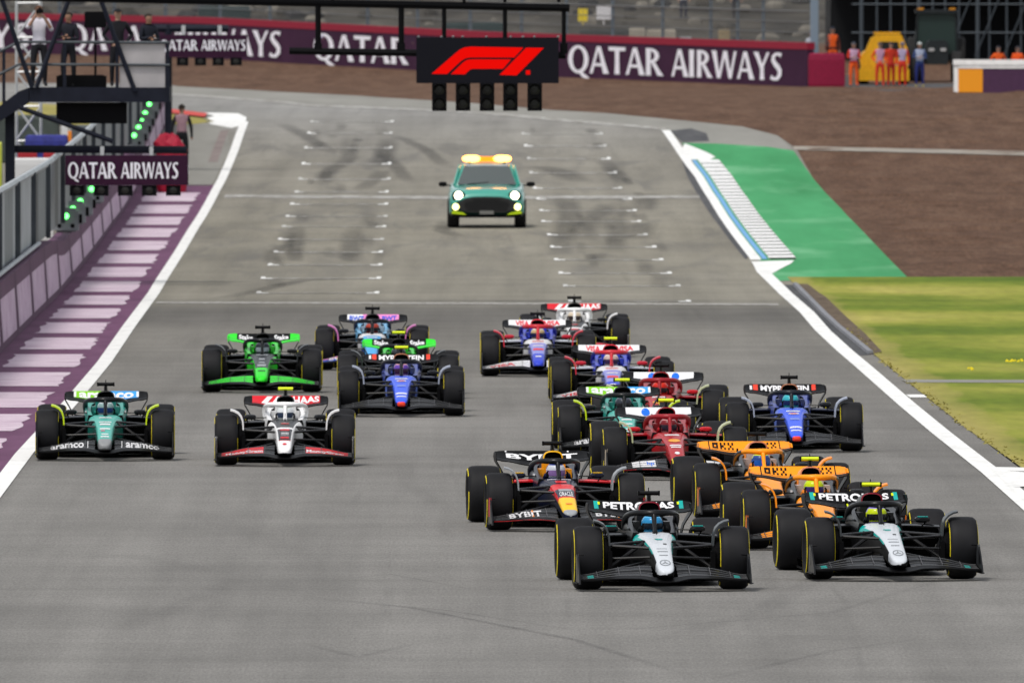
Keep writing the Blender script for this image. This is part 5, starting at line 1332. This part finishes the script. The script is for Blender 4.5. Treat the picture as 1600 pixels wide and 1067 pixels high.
TEAMS['orange'] = dict(name='orange', pal=dict(carbon=M_CARB, org='#ff9a10', tub='#1a1c20', cover='#ff9a10', airbox='#c97a58', side='#ff9a10', lip='#17181b', mirror='#17181b', winglet='#ff9618', halo='#1b1c1e', halo_top='#ff9a10', endplate='#17181b', ep_patch='#e8771a', white=WH, navy='#1c2240', headrest='#b9a49a'),
    nose=lambda y, s, c: 'org' if s > .15 else 'carbon', fw=lambda x, e: 'org' if e >= 1 and .42 < abs(x) < .80 else 'carbon', fw_breaks=[-.8, -.42, .42, .8],
    rw=lambda x, v: 'carbon' if v < .42 or .455 < abs(x) < .47 else 'org', rw_breaks=[-.47, -.455, .455, .47], rw_ep='org', rw_epn=1, tub_patch='white',
    rw_text=[(OKX, -.42, -.14, .56, .94, 'carbon'), (OKX, .15, .42, .56, .94, 'carbon'), ('-', -.50, -.13, .48, .50, 'carbon')])
TEAMS['red'] = dict(name='red', pal=dict(carbon=M_CARB, red='#b01820', tub='#9c1520', cover='#9c1520', airbox='#8d131c', side='#a51822', lip='#a51822', mirror='#b81620', winglet='#b9bd94', halo='#8e1820', halo_top='#98202a', endplate='#151619', ep_patch='#c8b8a0', white=WH, yel='#f5a81c', blue='#1f6fe0', headrest='#7a141c'),
    nose=lambda y, s, c: 'red' if s > -.1 else 'carbon', nose_text=[('O', -.085, .085, -.05, .22, 'yel'), ('-', -.07, .07, -.42, -.36, 'white'), ('-', -.08, .08, -.31, -.24, 'white'), ('O', -.035, .035, -.80, -.66, 'white'), ('-', -.10, .10, .62, .80, 'white')],
    fw=lambda x, e: 'white' if e >= 1 and .30 < abs(x) < .62 else 'carbon', fw_breaks=[-.62, -.3, .3, .62],
    fw_text=[('hp', -.42, -.32, .45, .9, 'blue'), ('hp', .34, .44, .45, .9, 'blue'), ('-', -.95, -.12, .0, .05, 'red'), ('-', .12, .95, .0, .05, 'red')],
    rw=lambda x, v: 'white' if v > .46 and abs(x) < .46 else 'carbon', rw_breaks=[-.46, .46], rw_text=[('O', -.24, -.12, .53, .97, 'blue'), ('hp', -.21, -.15, .60, .90, 'white'), ('O', .12, .24, .53, .97, 'blue'), ('hp', .15, .21, .60, .90, 'white')])
TEAMS['green'] = dict(name='green', pal=dict(carbon=M_CARB, grn='#4fb4a6', tub='#2f9c8e', cover='#10554b', airbox='#101214', side='#0f4d45', lip='#16181a', mirror='#101214', winglet='#c6e00e', halo='#0f1a1a', halo_top='#141618', endplate='#131416', white=WH, tip='#8a8c8e', lime='#86cf1c', blue='#3f9fe6', dgr='#0c6a5c', headrest='#247a70', pink='#d07a90'),
    nose_breaks=[-1.0, -.93], nose=lambda y, s, c: ('tip' if y < -.95 else 'grn' if s > .1 else 'dgr'), tub_patch='white', nose_text=[('-', -.06, .06, -.86, -.80, 'white'), ('-', -.05, .05, -.72, -.67, 'white'), ('-', -.075, .075, -.40, -.33, 'white'), ('-', -.075, .075, -.1, 0., 'white'), ('-', -.06, .0, -.52, -.46, 'pink'), ('-', -.09, .09, .12, .2, 'white'), ('-', -.09, .09, .62, .74, 'white')],
    fw_text=[('aramco', -.78, -.30, .40, .92, 'white'), ('aramco', .30, .78, .40, .92, 'white'), ('-', -.25, -.24, .4, 1., 'white'), ('-', .24, .25, .4, 1., 'white')],
    rw=lambda x, v: 'carbon' if v < .48 or abs(x) > .47 else ('lime' if x < 0 else 'blue'), rw_breaks=[-.47, 0, .47], rw_text=[('aramco', -.40, .40, .55, .93, 'white'), ('-', -.475, -.44, .55, .97, 'white'), ('-', .44, .475, .55, .97, 'white')])
TEAMS['white'] = dict(name='white', pal=dict(carbon=M_CARB, wht='#f2f2f2', red='#d81f2c', blk='#1c1d20', tub='#efefef', cover='#17181a', airbox='#131416', side='#c9c9c9', lip='#17181a', mirror='#17181a', winglet='#e8e8e8', halo='#f0f0f0', halo_top='#f4f4f4', endplate='#17181a', ep_patch='#dcdcdc', white=WH, grey='#8f9296', headrest='#d8d8d8'),
    nose=lambda y, s, c: ('wht' if y < -.75 or s < .72 else ('wht' if .0 < y < .18 else 'blk')) if s > -.1 else 'carbon', nose_text=[('-', -.085, .085, -.745, -.73, 'red'), ('-', -.06, .06, -.64, -.56, 'red'), ('-', -.055, .055, -.50, -.45, 'grey'), ('-', -.055, .055, -.38, -.33, 'white'), ('-', -.055, .055, -.27, -.22, 'grey'), ('-', -.065, .065, -.14, -.05, 'red'), ('-', -.055, .055, .5, .58, 'red'), ('O', -.03, .03, -1.0, -.9, 'red')],
    fw=lambda x, e: 'red' if e >= 1 and abs(x) > .30 and abs(x) < .90 else 'carbon', fw_breaks=[-.9, -.3, .3, .9], fw_text=[('MoneyGram', -.84, -.31, .38, .74, 'white'), ('MoneyGram', .31, .84, .38, .74, 'white')],
    rw=lambda x, v: 'carbon' if v < .40 or abs(x) > .49 else 'red', rw_breaks=[-.49, .49], rw_text=[('/', -.36, -.28, .50, .97, 'white'), ('/', -.22, -.16, .50, .97, 'white'), ('HAAS', .10, .48, .52, .97, 'white')])
TEAMS['blue'] = dict(name='blue', pal=dict(carbon=M_CARB, blu='#3a60ee', tub='#3a4a9a', cover='#1a2350', airbox='#a5694a', side='#1b2658', lip='#20243a', mirror='#15171c', winglet='#9fa6b8', halo='#16181f', halo_top='#1b1e27', endplate='#131417', white=WH, red='#e8412a', pale='#6f86d8', headrest='#343c64', copper='#a5694a', navy='#1a2350'),
    nose=lambda y, s, c: ('red' if y < -1.14 else 'blu' if s > .05 else 'navy') if y < .95 else 'pale', nose_text=[('-', -.075, .075, -.95, -.90, 'white'), ('-', -.085, .085, -.78, -.70, 'white'), ('-', -.07, .07, -.30, -.15, 'pale'), ('O', -.08, .08, .15, .32, 'white'), ('O', -.06, .06, .19, .28, 'red'), ('-', -.10, .10, .48, .60, 'white')],
    fw_text=[('O', 0, 0, 0, 0, 'white')][:0], rw_text=[('MYPROTEIN', -.36, .36, .55, .93, 'white'), ('-', -.47, -.40, .52, .97, 'red'), ('-', .40, .46, .52, .97, 'red'), ('-', -.52, -.485, .55, .9, 'white')])
TEAMS['lime'] = dict(name='lime', pal=dict(carbon=M_CARB, lime='#2ee02c', tub='#34c834', cover='#15171a', airbox='#101113', side='#1a1c1e', lip='#131415', mirror='#131415', winglet='#2a2c30', halo='#15171a', halo_top='#15171a', endplate='#131415', white=WH, blk='#33363a', grey='#9da1a5', headrest='#28a028'),
    nose=lambda y, s, c: ('lime' if y < -.55 or s < .62 else 'blk') if s > -.2 else 'carbon', nose_text=[('-', -.07, .07, -.45, -.30, 'grey'), ('-', -.05, .05, -.2, -.1, 'grey'), ('-', -.05, .05, .1, .3, 'grey'), ('-', -.06, .06, -.78, -.72, 'blk'), ('-', -.10, .10, .75, .9, 'grey')],
    fw=lambda x, e: 'lime' if (e >= 1 and abs(x) < .88) or (e == 0 and abs(x) > .15 and abs(x) < .8 and False) else 'carbon', fw_breaks=[-.88, .88],
    rw=lambda x, v: 'lime' if abs(x) > .45 or v < .34 else 'carbon', rw_breaks=[-.45, .45], rw_ep='lime', rw_epn=2, rw_text=[('Stake', -.42, -.18, .52, .92, 'white'), ('Stake', .18, .42, .52, .92, 'white')])
TEAMS['sky'] = dict(name='sky', pal=dict(carbon=M_CARB, sky='#4aa8e4', pink='#e88cc6', blu='#2a56d0', tub='#6ab0dc', cover='#1c3a8a', airbox='#131417', side='#17306e', lip='#17181a', mirror='#15161a', winglet='#d478b8', halo='#191b20', halo_top='#191b20', endplate='#15161a', white=WH, headrest='#9ab4c8'),
    nose=lambda y, s, c: ('sky' if s > 0 else 'blu') if y < .7 else 'white', nose_text=[('-', -.07, .07, -.2, -.1, 'white'), ('-', -.09, .09, .3, .42, 'white')],
    fw=lambda x, e: 'carbon' if e == 0 or abs(x) < .2 else ('pink' if e == 3 else 'blu'), fw_breaks=[-.2, .2], fw_text=[('BWT', -.75, -.4, .5, .95, 'white'), ('BWT', .4, .75, .5, .95, 'white')],
    rw=lambda x, v: 'carbon' if v < .48 or abs(x) > .46 else ('white' if x < -.18 else 'pink'), rw_breaks=[-.46, -.18, .46], rw_text=[('BWT', -.42, -.16, .50, .9, 'blu'), ('BWT', .16, .42, .50, .9, 'blu')])
TEAMS['royal'] = dict(name='royal', pal=dict(carbon=M_CARB, roy='#3346c8', lav='#8a90d8', tub='#2b3cc0', cover='#2230a0', airbox='#d82a3a', side='#2536b0', lip='#c8ccd4', mirror='#b82234', winglet='#c82a3c', halo='#2a2878', halo_top='#c8303c', endplate='#1b1c26', white=WH, red='#dc3040', headrest='#3040b8'),
    nose=lambda y, s, c: ('roy' if y < -.6 else 'lav' if y < .45 else 'white') if s > -.1 else 'carbon', nose_text=[('-', -.10, .10, .62, .72, 'red'), ('-', -.09, .09, -.35, -.2, 'red'), ('-', -.05, .05, -.85, -.78, 'white'), ('-', -.09, .09, .0, .1, 'white')],
    fw=lambda x, e: 'carbon' if e == 0 else 'white', fw_text=[('VISA', -.85, -.4, .42, .85, 'red'), ('VISA', .4, .85, .42, .85, 'red')],
    rw=lambda x, v: 'white' if v > .48 and abs(x) < .5 else 'carbon', rw_breaks=[-.5, .5], rw_text=[('VISA', -.38, -.14, .55, .95, 'red'), ('VISA', .12, .40, .55, .95, 'red')])

# ---- drivers
def driver(loc, rz, suit, helm, helm2, visor, label):
    o = obj('person', shared(('drv', suit), lambda: mk_driver(suit)), None, loc, (0, 0, rz), label, 'person', 'drivers in the racing cars')
    h = MB(); rings = []; n = 20
    prof = [(-.115, .55), (-.10, .80), (-.06, .95), (0, 1.0), (.05, .98), (.09, .80), (.118, .50), (.13, .12)]
    for z, k in prof: rings.append([(.124 * k * math.cos(t), 1.62 + .142 * k * math.sin(t), .682 + z * 1.02) for t in [2 * math.pi * i / n for i in range(n)]])
    h.loft(rings, True, lambda a, i: (1 if a >= 5 or (a == 4 and i % 5 == 0) or (a < 2) else 0), (1, 1))
    hm = h.build('helmet', [paint(helm), paint(helm2)], o, ang=80)
    v = MB(); v.grid(lambda u, w_: (.127 * math.cos(u) * (1 - .05 * abs(w_)), 1.62 + .146 * math.sin(u), .676 + .036 * w_), frange(R(200), R(340), 12), [-1, -.3, .3, 1], .004); v.build('visor', paint(visor), hm)
    return o
def mk_driver(suit):
    b = MB(); rings = []
    for z, wx, wy, y in ((.30, .17, .11, 1.78), (.42, .19, .12, 1.76), (.52, .20, .12, 1.74), (.56, .16, .10, 1.72), (.585, .075, .07, 1.69), (.62, .06, .065, 1.66)):
        rings.append([(wx * math.cos(t), y + wy * math.sin(t), z) for t in [2 * math.pi * i / 14 for i in range(14)]])
    b.loft(rings, True, 0)
    for s in (-1, 1):
        b.tube([(s * .16, 1.74, .53), (s * .185, 1.58, .50), (s * .15, 1.40, .60), (s * .135, 1.345, .66)], [.055, .048, .04, .034], 8, 0)
        for k in range(4): b.tube([(s * (.135 - .004 * k), 1.345, .685 - .016 * k), (s * .135, 1.315, .688 - .016 * k), (s * .12, 1.305, .686 - .016 * k)], .008, 5, 1)
        b.tube([(s * .13, 1.34, .69), (s * .115, 1.32, .705)], .009, 5, 1)
    return b.mesh('person', [paint(suit), M_CARBM])

# ---- placement: pixel of the front axle on the tarmac, yaw in degrees, yellow camera pod?, label, driver (suit, helmet, second colour, visor, text)
CARS = [
 ('silver', 1032, 923, 3.0, 0, 'black racing car with silver nose and teal edges, black camera pod, leading the field', ('#101214', '#2f8fc8', '#5ab0e0', '#0c1a28', 'driver in light blue helmet in the leading silver nosed car')),
 ('silver', 1391, 907, 4.7, 1, 'black racing car with silver nose and yellow camera pod, front right of the field', ('#101214', '#c8dc14', '#8a7ad0', '#15161a', 'driver in yellow helmet in the silver nosed car with yellow camera pod')),
 ('bull', 882, 830, 3.8, 0, 'navy and red racing car with yellow nose and yellow airbox ring', ('#1a2140', '#c8cdd8', '#2a3a88', '#8a6aa8', 'driver in white and blue helmet in the yellow nosed car')),
 ('orange', 1287, 859, 3.4, 1, 'orange and black racing car with yellow camera pod, close behind the right silver nosed car', ('#e88a30', '#c8e010', '#b8d414', '#3a2a70', 'driver in lime helmet in the orange car with yellow camera pod')),
 ('orange', 1205, 812.6, 4.0, 0, 'orange and black racing car with black camera pod, farther back of the orange pair', ('#e88a30', '#2a4a90', '#c8dc20', '#2060c0', 'driver in blue and yellow helmet in the farther orange car')),
 ('red', 1054, 750, 2.6, 1, 'red racing car with yellow camera pod, nearer of the two red cars', ('#a81820', '#7a2028', '#c89090', '#2a2030', 'driver in dark red helmet in the nearer red car')),
 ('red', 1028, 685, -1.6, 0, 'red racing car with black camera pod, farther of the two red cars', ('#a81820', '#d02a20', '#e04028', '#281820', 'driver in bright red helmet in the farther red car')),
 ('green', 979, 712, 1.3, 1, 'teal green racing car with yellow camera pod, partly hidden behind the red cars', ('#1f7a6c', '#3a3e48', '#5a6070', '#202024', 'driver in dark grey helmet in the green car with yellow camera pod')),
 ('green', 164, 720, .9, 0, 'teal green racing car beside the white line at far left', ('#1f7a6c', '#8aa8a8', '#c8d4d8', '#1a3a70', 'driver in pale helmet in the green car at far left')),
 ('white', 445, 728.5, .4, 1, 'white and red racing car with yellow camera pod, left of centre', ('#d8d8d8', '#d8dce0', '#c0ccc0', '#2a3850', 'driver in white helmet in the white car with yellow camera pod')),
 ('blue', 1241, 707, 1.1, 0, 'blue nosed racing car with black wings on the right side of the track', ('#2a3a80', '#3ab0c0', '#48c0c8', '#1a2a60', 'driver in turquoise helmet in the blue car on the right')),
 ('blue', 627, 651.5, .3, 1, 'blue nosed racing car with yellow camera pod in the left centre group', ('#2a3a80', '#6a4ab0', '#e0a8a8', '#3a2040', 'driver in violet helmet in the blue car of the left centre group')),
 ('lime', 409, 614, .3, 0, 'bright green racing car with green front wing, ahead on the left', ('#28a028', '#2a2e38', '#4a5058', '#9aa4b0', 'driver in dark helmet in the bright green car on the left')),
 ('lime', 622, 624, .1, 1, 'bright green racing car mostly hidden behind the blue nosed car', ('#28a028', '#383c44', '#50585c', '#202024', 'driver in grey helmet in the bright green car behind the blue one')),
 ('sky', 581, 579, .1, 0, 'light blue and pink racing car at the back of the left centre group', ('#8ab0c8', '#b84838', '#5a4a58', '#241a20', 'driver in red helmet in the light blue and pink car')),
 ('royal', 841, 589, .2, 0, 'royal blue and white racing car with red deflectors, black camera pod', ('#2a3ab0', '#c8b080', '#e0e0e0', '#202a50', 'driver in cream helmet in the farther royal blue car')),
 ('royal', 957, 635, .5, 1, 'royal blue and white racing car with red deflectors and yellow camera pod', ('#2a3ab0', '#d0b8b0', '#e0dcd8', '#3a2a50', 'driver in pale helmet in the nearer royal blue car')),
 ('white', 898, 559, .0, 0, 'white and red racing car at the very back of the field', ('#d8d8d8', '#d8c8b0', '#e8e0d8', '#3a3030', 'driver in cream helmet in the rearmost white car')),
]
_proto = {}
for team, px, py, yaw, yel, lb, drv in CARS:
    if team not in _proto:
        root = _proto[team] = build_car(TEAMS[team])
    else:
        root = copy_tree(_proto[team])
    X, Y = ground(px, py)
    zt = gz(Y) + .021
    root.location = (X, Y, zt); root.rotation_euler = (0, 0, R(yaw))
    tag(root, lb, 'racing car', 'racing cars charging down the start straight')
    for ch in root.children:
        if ch.name.startswith('camera_pod'):
            me = _SH[('tc', team, 0)]
            if yel: me = me.copy(); me.materials[0] = M_TCY
            ch.data = me
    driver((X, Y, zt), R(yaw), *drv)

# ================================================================== MEDICAL CAR
def suv():
    X, Y = ground(760.5, 357); z0 = gz(Y) + .022
    root = obj('medical_car', None, None, (X, Y, z0), label='green SUV with lit headlamps and amber roof lights following the field', cat='car')
    PG, PL_ = mat('suv_green', '#3d9a8a', .22, coat=.6, spec=.5), paint('#b8d414')
    M_GL = mat('windscreen', (.075, .09, .088), .10, spec=.9)
    # body: stations along y (front at -1)
    sec = [(-.98, .80, .42, .78, .70), (-.92, .90, .28, .88, .80), (-.6, .96, .26, .98, .86), (0, .98, .26, 1.03, .90), (.6, .985, .26, 1.07, .93), (1.0, .99, .26, 1.10, .95), (2.6, .99, .28, 1.12, .95), (3.6, .97, .32, 1.14, .93), (3.95, .9, .4, 1.1, .9)]
    b = MB(); rings = []
    for y, w_, zb, zt, k in sec:
        L = [(-w_ * .92, zb), (-w_, zb + .12), (-w_, zt * .72), (-w_ * .97, zt * .86), (-w_ * k, zt * .97), (-w_ * .45, zt + .015), (0, zt + .025), (w_ * .45, zt + .015), (w_ * k, zt * .97), (w_ * .97, zt * .86), (w_, zt * .72), (w_, zb + .12), (w_ * .92, zb)]
        rings.append([(x, y, z) for x, z in L])
    b.loft(rings, True, lambda a, i: 1 if i in (0, 11, 12) or (a == 0 and i < 2) else 0, (1, 0)); b.build('body', [PG, paint('#0c2a28')], root, ang=75)
    b = MB(); cs = [(.78, .80, 1.05, 1.07), (1.55, .70, 1.08, 1.60), (2.1, .67, 1.1, 1.655), (3.0, .66, 1.1, 1.64), (3.7, .70, 1.1, 1.45), (3.95, .74, 1.05, 1.12)]
    half = lambda w_, zt: [(.88, 1.03), (lerp(.88, w_, .35) + .015, lerp(1.03, zt, .33)), (lerp(.88, w_, .72) + .02, lerp(1.03, zt, .66)), (w_ * .99, lerp(1.03, zt, .88)), (w_ * .88, lerp(1.03, zt, .965)), (w_ * .60, zt), (w_ * .25, zt + .012)]
    rings = [[(-x, y, z) for x, z in half(w_, zt)] + [(x, y, z) for x, z in half(w_, zt)[::-1]] for y, w_, zb, zt in cs]
    b.loft(rings, True); cab = b.build('cabin', PG, root, ang=80)
    b = MB(); b.grid(lambda u, v: (u * lerp(.755, .575, v), .755 + .72 * v - .05 * (1 - u * u), 1.095 + .475 * v), frange(-1, 1, 9), frange(0, 1, 5), .008); b.build('windscreen', M_GL, cab)
    b = MB(); b.box((0, 1.46, 1.585), (1.1, .08, .05)); b.build('sun_strip', paint('#c8cdd0'), cab, smooth=False)
    b = MB(); g_ = [(-.66, .62), (-.60, .46), (-.40, .40), (.40, .40), (.60, .46), (.66, .62), (.50, .74), (.25, .80), (-.25, .80), (-.50, .74)]
    b.prism([(x * 1.12, z) for x, z in g_], -1.02, -.90); gr = b.build('grille', mat('grille_black', (.02, .02, .02), .5), root, smooth=False)
    for k in range(5):
        hw_ = .58 - abs(k - 2) * .03; b = MB(); b.box((0, -1.03, .47 + .065 * k), (2 * hw_ * (1 if k < 4 else .7), .02, .018)); b.build('grille_bar', M_RIM, gr, smooth=False)
    for s in (-1, 1):
        b = MB(); b.tube([(s * .34, -.80, .925), (s * .44, -.2, 1.015), (s * .52, .5, 1.075), (s * .56, .8, 1.10)], .016, 6, 0, .5); b.build('bonnet_crease', PG, root)
        b = MB(); b.loft([[(s * .72 + q[0], q[1], q[2]) for q in sup(.17, .68, .95, y, 14, .8)] for y in (-.955, -.90)], True); b.build('lamp_surround', M_CARB, root)
        b = MB(); b.tube([(s * .84, .80, 1.08), (s * .70, 1.50, 1.575)], .035, 6); b.build('windscreen_pillar', PG, cab)
    b = MB(); b.grid(lambda u, v: (u * .16, -.45 + .5 * v, .975 + .05 * v + .012), [-1, 0, 1], [0, 1], .006); b.build('bonnet_label', paint('#dfe3e3'), root, smooth=False)
    b = MB(); b.tube([(-.5, .70, 1.10), (.05, .78, 1.15)], .012, 5); b.build('wiper', M_CARB, cab)
    b = MB(); b.box((0, -1.035, .40), (.36, .02, .09)); b.build('number_plate', mat('plate_grey', (.16, .16, .15), .6), root, smooth=False)
    b = MB(); b.prism([(-.92, .27), (.92, .27), (.86, .36), (.4, .33), (-.4, .33), (-.86, .36)], -1.01, -.85); b.build('splitter', M_CARBM, root, smooth=False)
    M_HL = mat('headlamp_lit', (.8, .8, .75), .2, emit=(1, .93, .62), estr=6.); M_FL = mat('fog_lamp_lit', (.8, .8, .5), .2, emit=(1., .90, .30), estr=3.2)
    M_AM = mat('amber_lit', (.6, .2, .02), .3, emit=(1., .22, .0), estr=1.3); M_AMW = mat('amber_hot', (.9, .7, .3), .3, emit=(1., .36, .05), estr=7.)
    for s in (-1, 1):
        b = MB(); b.lathe([(0, -.985), (.08, -.98), (.108, -.95), (.115, -.85)], 20, (s * .72, 0, .83), 'y'); b.build('headlight', M_HL, root)
        b = MB(); b.lathe([(0, -1.02), (.06, -1.015), (.082, -.98), (.09, -.90)], 16, (s * .79, 0, .54), 'y'); b.build('fog_lamp', M_FL, root)
        b = MB(); b.loft([[(s * x, y, z) for x, z in ((.50, .33), (.90, .37), (.88, .44), (.62, .40))] for y in (-1.0, -.9)], True); b.build('bumper_flash', PL_, root, smooth=False)
        b = MB(); b.loft([[(s * (1.13 + q[0]), q[1], q[2]) for q in sup(.11 * k, 1.10 - .065 * k, 1.10 + .065 * k, y, 12, .7)] for y, k in ((.98, .6), (1.02, 1), (1.1, 1), (1.14, .7))], True); b.box((s * .99, 1.1, 1.07), (.14, .05, .03)); b.build('mirror', M_CARB, root)
        b = MB(); wheel(b, s * .86, 0, .37, .30); b.build('front_tyre', M_TYRE2, root)
        b = MB(); wheel(b, s * .86, 3.06, .37, .30); b.build('rear_tyre', M_TYRE2, root)
    b = MB(); b.loft([[(x, y, z) for x, z in ((-.60, 1.665), (.60, 1.665), (.60, 1.80), (-.60, 1.80))] for y in (1.70, 1.95)], True); lb = b.build('light_bar', M_AM, root, smooth=False)
    for s in (-1, 1):
        b = MB(); b.loft([[(s * .40 + q[0], q[1], q[2]) for q in sup(.23, 1.665, 1.835, y, 14, .8)] for y in (1.64, 1.69, 1.84)], True); b.build('beacon', M_AMW, lb)
    b = MB()
    for s in (-1, 1): b.box((s * .45, 1.82, 1.65), (.06, .2, .06))
    b.build('bar_mount', M_CARB, lb, smooth=False)
suv()

# ================================================================== GRASS TUFTS
random.seed(5)
gt = MB()
vs, fs = [], []
def tuft(x, y, z, h, n):
    for _ in range(n):
        a = random.uniform(0, 6.28); r = random.uniform(0, .07); bx, by = x + r * math.cos(a), y + r * math.sin(a)
        w_ = random.uniform(.012, .03); hh = h * random.uniform(.6, 1.2); lx, ly = random.uniform(-.05, .05), random.uniform(-.05, .05)
        k = len(vs); vs.extend([(bx - w_, by, z), (bx + w_, by, z), (bx + lx, by + ly, z + hh)]); fs.append((k, k + 1, k + 2))
for i in range(0):
    Y = random.uniform(262, 455) ** 1.0; xe = GRASS_E(Y) + (.35 if Y > 388 else .0); xmax = px_at(1640, Y)
    if xmax <= xe: continue
    X = random.uniform(xe, xmax)
    tuft(X, Y, gz(Y) + .03, random.uniform(.015, .035), 2)
for i in range(260):
    Y = random.uniform(262, 395); X = GRASS_E(Y) + abs(random.gauss(0, .10)) - .03
    tuft(X, Y, gz(Y) + .025, random.uniform(.015, .04), 2)
gt.add(vs, fs)
gt.build('grass_tufts', M_GRASS, None, smooth=False, kind='stuff', label='short grass tufts growing along the verge on the right', cat='grass')
fl_ = MB()
for px, py in ((1572, 569), (1577, 570), (1583, 568), (1590, 569), (1594, 568), (1517, 581), (1519, 582)):
    X, Y = ground(px, py)
    for k in range(3): fl_.lathe([(0, .03), (.02, .02), (.025, 0)], 6, (X + random.uniform(-.05, .05), Y + random.uniform(-.6, .6), gz(Y) + .05), 'z')
fl_.build('wild_flowers', mat('yellow_petal', (.75, .60, .01), .7), None, smooth=False, kind='stuff', label='small yellow wild flowers in the grass at right edge', cat='flowers')
